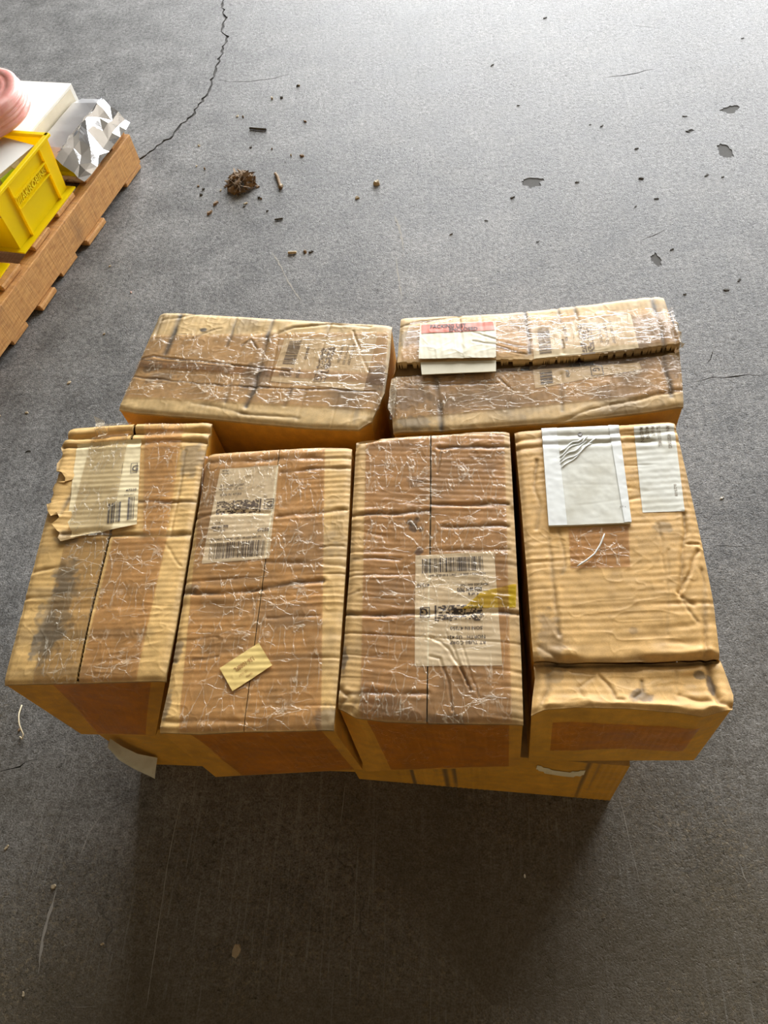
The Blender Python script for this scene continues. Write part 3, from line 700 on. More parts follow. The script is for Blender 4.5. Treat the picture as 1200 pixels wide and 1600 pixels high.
for L, d, w, g in (([(805, 688), (860, 684), (960, 679), (1060, 673)], .0050, .0045, .15), ([(806, 702), (860, 698), (960, 692), (1063, 688)], .0035, .004, .1),
                   ([(838, 720), (836, 760), (842, 790), (838, 825)], .0026, .0026, .35), ([(858, 842), (863, 900), (870, 960), (874, 992)], .0030, .0026, .4),
                   ([(873, 828), (880, 850), (882, 885), (878, 895)], .0020, .002, .3), ([(1069, 800), (1072, 830), (1066, 880), (1062, 930), (1085, 945)], .0035, .0028, .35),
                   ([(1090, 860), (1078, 890), (1061, 925)], .0028, .0022, .3), ([(1061, 925), (1075, 950), (1090, 970)], .0022, .002, .3), ([(1098, 890), (1101, 950), (1105, 1022)], .0028, .003, .4),
                   ([(834, 1031), (880, 1034), (980, 1033), (1060, 1031), (1126, 1026)], .0085, .0048, .45), ([(1045, 860), (1044, 990)], .0010, .002, .15),
                   ([(1075, 850), (1090, 848)], .002, .002, .2), ([(1030, 820), (1040, 905)], .001, .002, .1),
                   ([(843, 1010), (862, 1022), (872, 1030)], .0030, .003, .3), ([(1110, 1024), (1112, 1060), (1125, 1095), (1145, 1100)], .005, .0045, .4), ([(855, 1040), (858, 1075), (848, 1100)], .004, .004, .35),
                   ([(895, 1046), (930, 1052), (905, 1072), (912, 1088)], .0020, .0022, .25), ([(938, 1052), (952, 1068), (962, 1090), (975, 1092)], .0028, .0024, .35), ([(1005, 1060), (1006, 1078), (995, 1088)], .0022, .0022, .55),
                   ([(1058, 1045), (1060, 1075)], .0012, .002, .3), ([(1065, 1085), (1090, 1095), (1112, 1096)], .0025, .003, .3)):
    c4.crease(L, d, w, g)
c4.crease([(850, 1099), (900, 1096), (980, 1098), (1060, 1104), (1100, 1108), (1138, 1100)], -.0045, .0065, 0, .01)
c4.spots += [((1003, 1085), .016, (.12, .08, .04), .75, .6), ((1096, 1050), .008, (.13, .09, .05), .8, .8), ((1113, 1065), .006, (.10, .07, .05), .8, 2.4), ((860, 1000), .02, (.16, .12, .08), .45, 2.2), ((1035, 825), .014, (.26, .19, .1), .5, .8), ((990, 985), .006, (.2, .14, .08), .4, 1), ((870, 1050), .012, (.2, .14, .07), .4, 1)]
c4.patch('top_panel', [(804, 673), (870, 668), (960, 663), (1055, 657)], [(834, 1031), (900, 1033), (980, 1033), (1126, 1026)], L4, R4, KRAFT, skirt=.003)
c4.patch('crushed_panel', [(834, 1032, .4295), (900, 1034, .4295), (980, 1034, .4295), (1126, 1027, .4295)], F4, L4b, R4b, KRAFT, skirt=.002, label='front strip of the lid bent down and dented')
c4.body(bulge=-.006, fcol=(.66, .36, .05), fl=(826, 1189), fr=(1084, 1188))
pch = c4.quad('packing_pouch', [(846, 671), (964, 666), (986, 819), (857, 824)], POUCH_P, .0042, label='dirty white document pouch', skirt=.0035, corr=.1)
ps = c4.quad('pouch_flap', [(846, 671), (869, 670), (886, 823), (857, 824)], POUCH_E, .0050, pch, corr=.1)
ps = c4.quad('pouch_flap', [(950, 666), (966, 667), (986, 818), (975, 819)], POUCH_E, .0052, pch, corr=.1)
pr = Print(c4, [(846, 671), (964, 666), (986, 819), (857, 824)], .0052, 100, 130)
a = np.linspace(0, 2*np.pi, 12, endpoint=False); p = [pr.world(np.array(50+3.2*math.cos(t)), np.array(12+3.2*math.sin(t))) for t in a]; pr.V += p; pr.F.append(tuple(range(12)))
pr.text('4 0 a', 88, 112, 4); pr.build('printed_mark', INK_SOFT, pch)
# pleats in the pouch film
V = []; Fc = []
for k, (x0_, y0_, x1_, y1_) in enumerate(((873, 708, 912, 686), (873, 716, 920, 684), (874, 722, 916, 694), (874, 729, 926, 696), (876, 737, 932, 686))):
    P = [c4.P([(x0_+(x1_-x0_)*t, y0_+(y1_-y0_)*t+2.5*math.sin(3*math.pi*t+k))])[0] for t in np.linspace(0, 1, 10)]
    P = [p+np.array([0, 0, float(c4.h(p[0], p[1]))+.0050]) for p in P]
    v, f = tube_vf(P, [.0002]+[.0011]*8+[.0002], 5); Fc += [tuple(i+len(V) for i in q) for q in f]; V += v
mesh_from('film_pleat', np.array(V)-c4.org, Fc, POUCH_E, pch, True)
lab4 = c4.quad('address_label', [(990, 667), (1053, 660), (1070, 799), (1004, 801)], POUCH_P, .0005, label='pale grey address label with smudged type', corr=.6)
pr = Print(c4, [(1053, 662), (1070, 799), (1004, 801), (990, 667)], .0011, 140, 64)
pr.text('AN - VISITING', 2, 13, 8, .05, .78); pr.text('SUITES 10 MILL', 2, 28, 8, .05, .68); pr.text('M RATE', 2, 37, 8, .05, .6); pr.text('MASONS', 2, 46, 8, .05, .68); pr.text('MADISON', 2, 55, 8, .05, .68); pr.text('8-27-18', 98, 12, 6, .05)
pr.build('printed_lettering', INK_FADE, lab4)
c4.quad('packing_tape', [(888, 826), (982, 822), (985, 886), (892, 888)], TAPE_Y, .0010, label='short leftover piece of clear tape')
P = [c4.P([q])[0] for q in ((901, 887), (915, 878), (928, 868), (938, 852), (944, 836))]; P = [p+np.array([0, 0, float(c4.h(p[0], p[1]))+.003]) for p in P]
V, Fc = tube_vf(resample(P, 14), [.0004]+[.0012]*12+[.0004], 5); mesh_from('tape_fold', np.array(V)-c4.org, Fc, POUCH_E, c4.e, True)
c4.wall_sheet('packing_tape', 'front', .12, .88, .22, .72, TAPE_FACE)

# ================================================================== carton 5: back row, left
c5 = Carton('dirty kraft carton with unsplit taped lid, standing behind the torn carton', (400, 580), .44, .002, (.63, .435, .19), .5, 'h', 47, ROW)
B5 = [(250, 487), (330, 490), (420, 496), (520, 502), (612, 507)]; F5 = [(184, 637), (210, 643), (266, 648), (338, 653), (394, 659), (490, 667), (560, 669), (580, 655)]
L5 = [(250, 487), (226, 540), (205, 592), (184, 637)]; R5 = [(612, 507), (608, 560), (600, 612), (580, 655)]
c5.outline(B5, R5, F5, L5); c5.amp = .00008
SM5 = [(219, 562), (290, 567), (394, 577), (450, 582), (520, 582), (605, 582)]
for L, d, w, g in (([(282, 492), (272, 520), (258, 552)], .0025, .0045, .95), ([(426, 496), (418, 530), (406, 576), (396, 610), (384, 634)], .0028, .004, .95), ([(370, 498), (362, 522), (354, 540)], .0018, .003, .8),
                   ([(254, 495), (242, 530)], .0018, .003, .6), ([(360, 600), (352, 628)], .0015, .003, .7), ([(455, 610), (444, 634)], .0018, .003, .7), ([(520, 492), (500, 560)], .0014, .002, .4),
                   ([(302, 630), (340, 636), (380, 646), (430, 650), (466, 653)], .0016, .003, .35), ([(426, 524), (460, 512), (520, 505), (580, 509)], .0028, .003, .4), ([(552, 516), (562, 545), (575, 580)], .002, .002, .6),
                   ([(219, 562), (240, 556), (290, 563), (394, 574), (450, 580)], .0030, .002, .6), ([(206, 588), (310, 600), (450, 608), (586, 612)], .0018, .0018, .45), ([(255, 500), (290, 494), (310, 488)], .002, .003, .4),
                   ([(300, 530), (320, 520), (345, 512)], .0016, .002, .5), ([(378, 540), (392, 530), (402, 545)], .002, .002, .6)):
    c5.crease(L, d, w, g)
c5.spots += [((317, 515), .008, (.05, .04, .03), .9, .7), ((250, 590), .03, (.14, .12, .1), .5, .5), ((400, 590), .03, (.13, .11, .09), .5, 1.2), ((238, 575), .02, (.12, .10, .08), .6, .6), ((590, 590), .02, (.14, .12, .1), .5, 1.5)]
c5.patch('flap', B5, [(x, y-.5) for x, y in SM5], [(250, 487), (235, 525), (219, 561.5)], [(612, 507), (609, 550), (605, 581.5)], KRAFT, skirt=.004)
c5.patch('flap', [(x, y+.5) for x, y in SM5], F5, [(219, 562.5), (205, 592), (184, 637)], [(605, 582.5), (600, 612), (580, 655)], KRAFT, skirt=.004)
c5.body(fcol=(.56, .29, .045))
q5 = [(445, 529), (590, 524), (568, 611), (423, 596)]
lab5 = c5.quad('shipping_label', q5, LABEL_P, .0004, label='grimy shipping label turned sideways')
pr = Print(c5, [(590, 524), (568, 611), (423, 596), (445, 529)], .0008, 100, 150)
pr.code('barcode', pr.bars, 8, 60, 120, 140, 31, .8); pr.code('barcode', pr.bars, 68, 86, 120, 140, 32, .8); pr.code('stacked_barcode', pr.stacked, 22, 70, 62, 84, 33, 40, 12); pr.code('boxed_letter_frame', pr.ring, 76, 64, 92, 82, 1.1); pr.text('G', 79, 79.5, 15, .3)
pr.text('47250', 70, 112, 7, .1); pr.text('6625 6641 7970', 20, 108, 6, .2, .7); pr.text('RT TUBE CORP', 16, 36, 6); pr.text('NORTH US 421', 16, 44, 6); pr.text('SON IN 47250', 16, 53, 6)
pr.build('printed_lettering', INK_FADE, lab5)
c5.quad('packing_tape', [(238, 524), (607, 519), (600, 600), (212, 572)], TAPE_X, .0013)
c5.quad('packing_tape', [(216, 564), (603, 584), (592, 640), (192, 620)], TAPE_X, .0018)
c5.quad('packing_tape', [(222, 556), (360, 566), (365, 582), (214, 574)], TAPE_HAZE, .0030, label='milky puckered end of clear tape')

# ================================================================== carton 6: back row, right, sprung open
c6 = Carton('dirty kraft carton at the back, lid split open lengthwise, with red-banded packing list pouch', (840, 570), .44, .002, (.64, .435, .19), .46, 'h', 58, ROW)
B6 = [(626, 495), (720, 492), (800, 487), (920, 475), (1000, 464), (1037, 461)]; F6 = [(614, 673), (680, 671), (750, 666), (900, 655), (1000, 643), (1069, 632)]
L6 = [(626, 495), (621, 560), (608, 600), (612, 640), (614, 673)]; R6 = [(1037, 461), (1048, 515), (1060, 560), (1069, 632)]
c6.outline(B6, R6, F6, L6); c6.amp = .00008
SA = [(621, 572), (655, 572), (700, 570), (775, 567), (832, 568), (900, 562), (985, 553), (1062, 541)]
SB = [(611, 590), (655, 587), (700, 586), (775, 581), (832, 578), (900, 573), (985, 566), (1062, 547)]
sA = c6.P(SA)[:, :2]
def lift6(x, y):
    d = seg_dist(x, y, sA); up = (y > np.interp(x, sA[:, 0], sA[:, 1]))
    return np.where(up, .007*np.exp(-(d/.07)**2), -.002*np.exp(-(d/.04)**2))
c6.lift.append(lift6)
for L, d, w, g in (([(819, 482), (824, 520), (827, 558)], .0020, .0032, .9), ([(871, 478), (876, 520), (879, 556)], .0018, .003, .85), ([(898, 478), (901, 505), (901, 524)], .002, .003, .8),
                   ([(1019, 463), (1032, 523), (1036, 550)], .0024, .004, .9), ([(1036, 555), (1044, 590), (1048, 618)], .002, .004, .8), ([(680, 588), (687, 630), (690, 668)], .0025, .005, .8), ([(876, 585), (880, 640)], .0016, .003, .6), ([(950, 600), (953, 640)], .0014, .002, .6),
                   ([(865, 661), (920, 640), (1000, 622), (1069, 607)], .0030, .003, .3), ([(626, 510), (680, 502), (720, 494)], .0018, .003, .4), ([(740, 540), (790, 550), (822, 560)], .0018, .002, .5), ([(740, 525), (780, 540), (820, 548)], .0016, .002, .4),
                   ([(640, 600), (690, 602), (780, 598)], .0014, .002, .3), ([(780, 560+30), (800, 610), (790, 640)], .0016, .002, .3)):
    c6.crease(L, d, w, g)
c6.spots += [((640, 530), .03, (.12, .11, .09), .5, .8), ((979, 523), .011, (.10, .09, .06), .75, .6), ((640, 620), .04, (.14, .12, .1), .5, .7), ((1050, 570), .02, (.14, .12, .1), .5, 1.5), ((650, 660), .03, (.16, .14, .11), .5, .5), ((810, 505), .02, (.15, .13, .1), .4, 1.5)]
c6.patch('flap', B6, SA, [(626, 495), (623, 540), (621, 572)], [(1037, 461), (1050, 505), (1062, 541)], KRAFT, skirt=.004)
c6.patch('flap', SB, F6, [(611, 590), (608, 610), (612, 640), (614, 673)], [(1062, 547), (1066, 590), (1069, 632)], KRAFT, skirt=.004)
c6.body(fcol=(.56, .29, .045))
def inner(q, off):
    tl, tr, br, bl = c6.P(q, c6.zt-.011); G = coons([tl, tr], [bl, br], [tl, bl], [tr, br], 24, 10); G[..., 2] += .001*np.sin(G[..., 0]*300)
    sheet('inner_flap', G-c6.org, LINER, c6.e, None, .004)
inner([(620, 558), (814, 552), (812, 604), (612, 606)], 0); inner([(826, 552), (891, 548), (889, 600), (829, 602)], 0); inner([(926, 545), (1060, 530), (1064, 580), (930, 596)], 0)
q6a = [(830, 512), (985, 492), (997, 549), (834, 566)]
la = c6.quad('shipping_label', q6a, LABEL_P, .0004, label='upper half of a shipping label split by the opening')
pr = Print(c6, [(985, 492), (997, 549), (834, 566), (830, 512)], .0008, 60, 155)
pr.code('barcode', pr.bars, 6, 54, 128, 146, 41, .8); pr.code('stacked_barcode', pr.stacked, 8, 58, 64, 84, 43, 40, 12); pr.text('47250', 30, 112, 7, .1); pr.text('6625 6641 7970', 8, 106, 6, .15, .7); pr.text('RT TUBE CORP', 8, 36, 6); pr.text('NORTH US 421', 8, 45, 6); pr.text('SON IN 47250', 8, 54, 6)
pr.build('printed_lettering', INK_FADE, la)
lb = c6.quad('shipping_label', [(833, 577), (999, 565), (1003, 576), (836, 607)], LABEL_P, .0004, label='lower half of a shipping label split by the opening')
pr = Print(c6, [(999, 563), (1003, 580), (836, 607), (833, 577)], .0008, 40, 155)
pr.code('barcode', pr.bars, 4, 38, 128, 146, 44, .9); pr.code('boxed_letter_frame', pr.ring, 4, 54, 32, 72, 1.3); pr.text('G', 9, 69, 15, .3); pr.text('47250', 8, 108, 7, .1)
pr.build('printed_lettering', INK_SOFT, lb)
pch = c6.quad('packing_pouch', [(657, 511), (775, 506), (775, 567), (655, 569)], SLIP, .0050, label='white packing list pouch with an orange-red band')
c6.quad('red_band', [(659, 513), (770, 508), (773, 522), (659, 527)], RED, .0055, pch, label='orange-red printed band')
pr = Print(c6, [(659, 513), (770, 508), (773, 522), (659, 527)], .0060, 100, 12)
pr.text('PACKING LIST', 12, 5.6, 6.6, .15, 1.2); pr.text('ENCLOSED', 38, 11, 6.6, .15, 1.2); pr.build('printed_lettering', INK, pch)
G = coons(*[c6.P(k, c6.zt+.0075) for k in ([(657, 566), (775, 563)], [(659, 585), (775, 580)], [(657, 566), (659, 585)], [(775, 563), (775, 580)])], 40, 12)
sheet('folded_slip', G-c6.org, SLIP, c6.e, None, .0015, label='folded white paper sticking out of the pouch')
c6.quad('packing_tape', [(642, 506), (1050, 484), (1061, 541), (624, 571)], TAPE_X, .0044)
c6.quad('packing_tape', [(611, 590), (1063, 553), (1068, 612), (609, 655)], TAPE_X, .0014)
def flare(G):
    u = np.linspace(0, 1, G.shape[1])[None]; v = np.linspace(0, 1, G.shape[0])[:, None]
    G[..., 2] -= .012*u**2*(1+.8*np.sin(v*17)); G[..., 1] += .003*u*np.sin(v*11); return G
c6.quad('tape_tail', [(1047, 488), (1056, 500), (1069, 540), (1060, 545)], TAPE_LOOSE, .003, extra=flare, label='clear tape end hanging off the edge')
c6.quad('tape_tail', [(612, 592), (622, 590), (616, 655), (606, 640)], TAPE_LOOSE, .004, label='frayed clear tape end')

# ================================================================== bottom layer under the front row
def low_carton(label, fl, fr, depth, seed):
    l, r = np.array(fl), np.array(fr); d = _n(r-l); n = np.array([-d[1], d[0]])
    e = empty('cardboard_carton', (*((l+r)/2), 0), label, 'carton', ROW); org = np.array([*((l+r)/2), 0])
    z0, z1 = .001, .2165; V = []; Fc = []; C = []
    cs = [l, r, r+n*depth, l+n*depth]
    for k in range(4):
        a, b = cs[k], cs[(k+1) % 4]; L = np.linalg.norm(b-a); nn, mm = max(20, int(L/.0022)), 26
        u = np.linspace(0, 1, nn)[None, :, None]; v = np.linspace(0, 1, mm)[:, None, None]
        G = np.zeros((mm, nn, 3)); G[..., :2] = (1-u)*a+u*b; G[..., 2] = z1+(z0-z1)*v[..., 0]
        out = np.array([(b-a)[1], -(b-a)[0], 0])/L
        s, t = np.meshgrid(np.linspace(0, L, nn), np.linspace(0, z1-z0, mm)); uu, vv = np.meshgrid(np.linspace(0, 1, nn), np.linspace(0, 1, mm))
        am = .0005*sstep(.45, .6, vnoise(s*9, t*0+k, seed))
        disp = (.010*(fbm(s*9, t*9, seed+k, 3)-.5)-.002)*np.sin(np.pi*uu)**.5*np.sin(np.pi*vv)**.5+am*np.cos(2*np.pi*s/.0088)
        G += disp[..., None]*out
        Fc.append(grid_faces(mm, nn, sum(map(len, V)))); V.append(G.reshape(-1, 3))
        c = np.ones((mm, nn, 3))*np.array((.62, .33, .045))*(.84+.32*fbm(s*14, t*14, seed+k+5, 4))[..., None]  # deeper orange of kraft in shade, put into the wall colour
        gr = (.75*sstep(.55, .8, vnoise(s*130, t*2, seed))*sstep(.45, .6, vnoise(s*9, t*0+k, seed)))[..., None]
        C.append((c*(1-gr)+gr*.06).reshape(-1, 3))
        if k == 0: face = G
    for zz in (z1, z0):
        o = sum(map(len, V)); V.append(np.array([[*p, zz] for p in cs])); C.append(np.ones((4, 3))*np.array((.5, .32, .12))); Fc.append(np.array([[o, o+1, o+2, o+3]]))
    mesh_from('carton_wall', np.concatenate(V)-org, np.concatenate(Fc), KRAFT, e, True, np.concatenate(C))
    return e, org, face
e7, o7, f7 = low_carton('kraft carton beneath the crushed carton, curved tape scrap on its face', (-.213, .3145), (.198, .2875), .37, 5)
e8, o8, f8 = low_carton('kraft carton beneath the torn and yellow-ticket cartons, peeling label at its corner', (-.605, .334), (-.219, .326), .35, 9)
def face_sheet(name, face, org, parent, u0, u1, v0, v1, mat, arc=0.0, off=.001, label=None):
    m, n = face.shape[:2]; us = np.linspace(u0, u1, 30)[None]*np.ones((8, 1)); vs = np.linspace(v0, v1, 8)[:, None]+arc*np.sin(np.linspace(0, np.pi, 30))[None]
    i = (vs.clip(0, 1)*(m-1)).astype(int); j = (us.clip(0, 1)*(n-1)).astype(int); Q = face[i, j].copy(); Q[..., 1] -= off
    return sheet(name, Q-org, mat, parent, None, 0, label)
face_sheet('tape_scrap', f7, o7, e7, .70, .87, .20, .34, SLIP, .10, label='curved scrap of pale tape')
face_sheet('paper_scrap', f7, o7, e7, .455, .550, .08, .34, CARTON, 0, label='white corner of paper')
# loose peeling label sheet at the left corner: one curled sheet resting on the floor
l1 = [at(172, 1154, .20), at(190, 1166, .15), at(215, 1178, .10), at(246, 1184, .055)]
l2 = [at(170, 1158, .17), at(186, 1183, .10), at(210, 1199, .05), at(243, 1217, .004)]
G = coons(l1, l2, [l1[0], l2[0]], [l1[-1], l2[-1]], 30, 14); vv = np.linspace(0, 1, 14)[:, None]; G[..., 1] -= .012*np.sin(np.pi*vv)
sheet('peeling_label', G-o8, POUCH_P, e8, None, 0, 'translucent pale label peeling away and curling to the floor')

# ================================================================== wooden pallet and what stands on it
PE = np.array([-.995, 2.125]); PA = np.array([-.242, -.970]); PN = np.array([.970, .242*-1])
PANG = math.atan2(-PA[1], -PA[0])-math.pi/2
def PW(s, d, z): p = PE+s*PA-d*PN; return Vector((p[0], p[1], z))
# local frame: x = outward (towards the cartons), y = along the stringer away from the camera
pal = empty('wooden_pallet', PW(0, 0, 0), 'rough wooden pallet at the left edge carrying yellow bins and packages', 'pallet', rz=PANG)
def board(name, s0, s1, d0, d1, z0, z1, bev=.003):
    bevel_box(name, (-d1, -s1, z0), (-d0, -s0, z1), WOOD, pal, bev, 1, .0008)
for k, (s0, s1) in enumerate(((.004, .105), (.262, .368), (.415, .50), (.553, .632), (.687, .76), (.86, .94), (1.02, 1.10))):
    board('bottom_board', s0, s1, .0-.012*(k % 2)+.002, .95, .001, .017)
for d0 in (.0, .455, .91): board('stringer', 0, 1.12, d0, d0+.04, .018, .108, .002)
for k in range(8):
    s0 = .003+.147*k; board('deck_board', s0, s0+.083+.006*(k % 3), .012+.003*((k*7) % 3), .945, .109, .124)
bm = bmesh.new()
for s in (.602, .650):
    for d in (.045, .06):
        pass
V = []; Fc = []
for s, d in ((.622, .040), (.638, .062), (.33, .03), (.47, .035)):
    o = len(V); V += [(-d+.0035*math.cos(a), -s+.0035*math.sin(a), .1246) for a in np.linspace(0, 2*np.pi, 8, endpoint=False)]; Fc.append(tuple(range(o, o+8)))
nl = mesh_from('nail_head', V, Fc, simple('rusty_nail', (.06, .04, .03), .6), pal); nl['kind'] = 'stuff'

def make_bin(s0, d0, label, rz=0):
    e = empty('storage_bin', PW(s0, d0, .1246), label, 'bin', 'yellow hopper bins on the pallet', PANG+rz)
    LB, DB, HB = .275, .20, .155        # length along -y, depth along -x, height
    def shell(x0, x1, y0, y1, z0, z1, name, bev=.0012): return bevel_box(name, (x0, y0, z0), (x1, y1, z1), YELLOW, e, bev, 1)
    bm = bmesh.new()
    def add(lo, hi):
        V, Fq = box_vf(lo, hi); vs = [bm.verts.new(v) for v in V]
        for f in Fq: bm.faces.new([vs[i] for i in f])
    def slab(q0, q1):
        vs = [bm.verts.new(v) for v in list(q0)+list(q1)]
        for f in ((0, 3, 2, 1), (4, 5, 6, 7), (0, 1, 5, 4), (1, 2, 6, 5), (2, 3, 7, 6), (3, 0, 4, 7)): bm.faces.new([vs[i] for i in f])
    t = .003
    add((-DB, -LB, 0), (0, 0, .004))                                  # base with its flange
    # side facing the cartons, leaning outward a little
    slab([(-.020, -LB+.012, .004), (-.020, -.012, .004), (-.020-t, -.012, .004), (-.020-t, -LB+.012, .004)],
         [(-.006, -LB+.004, HB), (-.006, -.004, HB), (-.006-t, -.004, HB), (-.006-t, -LB+.004, HB)])
    slab([(-DB+.02, -LB+.012, .004), (-DB+.02, -.012, .004), (-DB+.02-t, -.012, .004), (-DB+.02-t, -LB+.012, .004)],
         [(-DB+.006, -LB+.004, HB), (-DB+.006, -.004, HB), (-DB+.006-t, -.004, HB), (-DB+.006-t, -LB+.004, HB)])
    slab([(-.020, -.012, .004), (-.020, -.012-t, .004), (-DB+.020, -.012-t, .004), (-DB+.020, -.012, .004)],
         [(-.006, -.004, HB), (-.006, -.004-t, HB), (-DB+.006, -.004-t, HB), (-DB+.006, -.004, HB)])
    slab([(-.020, -LB+.012+t, .004), (-.020, -LB+.012, .004), (-DB+.020, -LB+.012, .004), (-DB+.020, -LB+.012+t, .004)],
         [(-.010, -LB+.006+t, .10), (-.010, -LB+.006, .10), (-DB+.010, -LB+.006, .10), (-DB+.010, -LB+.006+t, .10)])
    bmesh.ops.recalc_face_normals(bm, faces=bm.faces[:])
    me = bpy.data.meshes.new('bin_shell'); bm.to_mesh(me); bm.free(); me.materials.append(YELLOW)
    o = bpy.data.objects.new('bin_shell', me); COL.objects.link(o); o.parent = e
    # rim: rolled lip on the four sides
    shell(-.010, .004, -LB, .002, HB-.003, HB+.005, 'rim'); shell(-DB-.004, -DB+.010, -LB, .002, HB-.003, HB+.005, 'rim'); shell(-DB, 0, -.010, .003, HB-.003, HB+.005, 'rim')
    fx = lambda z: -.020+.014*z/HB
    def rib(name, y, z0, z1, w=.003, out=.013):
        bm = bmesh.new(); V = [(fx(z0)-.001, y, z0), (fx(z0)+out*.6, y, z0), (fx(z1)+out*.5, y, z1), (fx(z1)-.001, y, z1)]
        a = [bm.verts.new(v) for v in V]; b = [bm.verts.new((v[0], v[1]-w, v[2])) for v in V]
        bm.faces.new(a); bm.faces.new(b[::-1])
        for i in range(4): bm.faces.new([a[i], b[i], b[(i+1) % 4], a[(i+1) % 4]])
        bmesh.ops.recalc_face_normals(bm, faces=bm.faces[:])
        me = bpy.data.meshes.new(name); bm.to_mesh(me); bm.free(); me.materials.append(YELLOW); o = bpy.data.objects.new(name, me); COL.objects.link(o); o.parent = e
    rib('rib', -.052, .004, HB-.004); rib('rib', -.205, .004, HB-.004)
    for z in (.080, .112): shell(fx(z)-.001, fx(z)+.008, -.205, -.052, z, z+.003, 'ledge', 0)
    cu = bpy.data.curves.new('moulded_lettering', 'FONT'); cu.body = '///AKROBINS'; cu.size = .024; cu.extrude = .0012; cu.resolution_u = 2; cu.offset = .0003
    tmp = bpy.data.objects.new('t', cu); me = bpy.data.meshes.new_from_object(tmp); bpy.data.objects.remove(tmp); bpy.data.curves.remove(cu)
    co = np.array([v.co[:] for v in me.vertices]); w = co[:, 0].max()
    V = [(fx(.088+b)+.0006+c, -.198+a/w*.138, .088+b) for a, b, c in co]
    me.vertices.foreach_set('co', np.array(V, np.float32).ravel()); me.update(); me.materials.append(YELLOW_T); me.name = 'moulded_lettering'
    o = bpy.data.objects.new('moulded_lettering', me); COL.objects.link(o); o.parent = e
    return e
make_bin(.281, .020, 'yellow plastic hopper bin holding small white cartons, beside the foil pack')
make_bin(.600, .040, 'yellow plastic hopper bin cut off by the left edge, nearest the camera on the pallet', .05)

# large white carton behind the foil pack
wb = empty('white_carton', PW(0, 0, .1246), 'large flat white carton behind the silver foil pack', 'carton', rz=PANG)
bevel_box('carton_body', (-.47, -.27, 0), (-.155, .035, .108), CARTON, wb, .0015, 1)
bevel_box('lid_flap', (-.154, -.268, .004), (-.1525, .018, .100), CARTON_IN, wb, 0, 1, label='grey-white tuck flap')
# small cartons inside the first bin
def small_carton(s, d, z, h, label, rz):
    e = empty('small_carton', PW(s, d, z), label, 'carton', 'small white cartons in the bin', PANG+rz)
    bevel_box('carton_body', (-.115, -.16, 0), (0, 0, h), CARTON_IN, e, .001, 1)
    bevel_box('lid', (-.1155, -.1605, h), (.0006, .0006, h+.0016), CARTON, e, 0, 1, label='white lid')
    bm = bmesh.new(); vs = [bm.verts.new((.0012, -.075+.013*math.cos(a), h-.002-.012*math.sin(a))) for a in np.linspace(0, math.pi, 10)]; bm.faces.new(vs)
    r = bmesh.ops.extrude_face_region(bm, geom=bm.faces[:]); bmesh.ops.translate(bm, verts=[v for v in r['geom'] if isinstance(v, bmesh.types.BMVert)], vec=(-.001, 0, 0))
    me = bpy.data.meshes.new('tuck_tab'); bm.to_mesh(me); bm.free(); me.materials.append(CARTON); o = bpy.data.objects.new('tuck_tab', me); COL.objects.link(o); o.parent = e
    return e
RZ = -.22
ea = small_carton(.318, .052, .1294, .072, 'small white carton lying under another one in the yellow bin', RZ)
eb = small_carton(.316, .051, .2034, .066, 'small white carton on top in the yellow bin, with a lime green label', RZ)
bevel_box('green_label', (.0015, -.135, .008), (.0024, -.088, .058), LIME, eb, 0, 1, label='lime green label')
# pink roll
def lathe(prof, n, mat, name, parent):
    V = []; Fc = []
    for k, (r, z) in enumerate(prof):
        for j in range(n):
            a = 2*math.pi*j/n; rr = r*(1+.006*math.sin(3*a+k*.1)) if r > .02 else r
            V.append((rr*math.cos(a), rr*math.sin(a), z+.0015*math.sin(2*a)*(r > .02)))
    for k in range(len(prof)-1):
        for j in range(n): Fc.append((k*n+j, k*n+(j+1) % n, (k+1)*n+(j+1) % n, (k+1)*n+j))
    Fc.append(tuple(range(n-1, -1, -1))); Fc.append(tuple((len(prof)-1)*n+j for j in range(n)))
    return mesh_from(name, V, Fc, mat, parent, True)
pk = empty('film_roll', PW(.245, .252, .2855), 'round pink wrapped roll lying on the small white cartons at the left edge', 'roll')
pf = [(.06, .0), (.124, .0), (.134, .004)]
for k in range(9): pf += [(.1395+.0022*(k % 2)-.0004*k, .010+.0060*k), (.1405-.0015*(k % 3)-.0004*k, .0130+.0060*k)]
pf += [(.1345, .066), (.130, .0695), (.124, .0712), (.108, .0716), (.107, .0700), (.098, .0712), (.084, .0706), (.083, .0690), (.06, .0695)]
lathe(pf, 64, PINK, 'wound_film', pk)
lathe([(.001, .064), (.055, .064), (.058, .0705), (.040, .0715), (.001, .0705)], 40, simple('pale_core', (.80, .70, .62), .5), 'core_disc', pk)
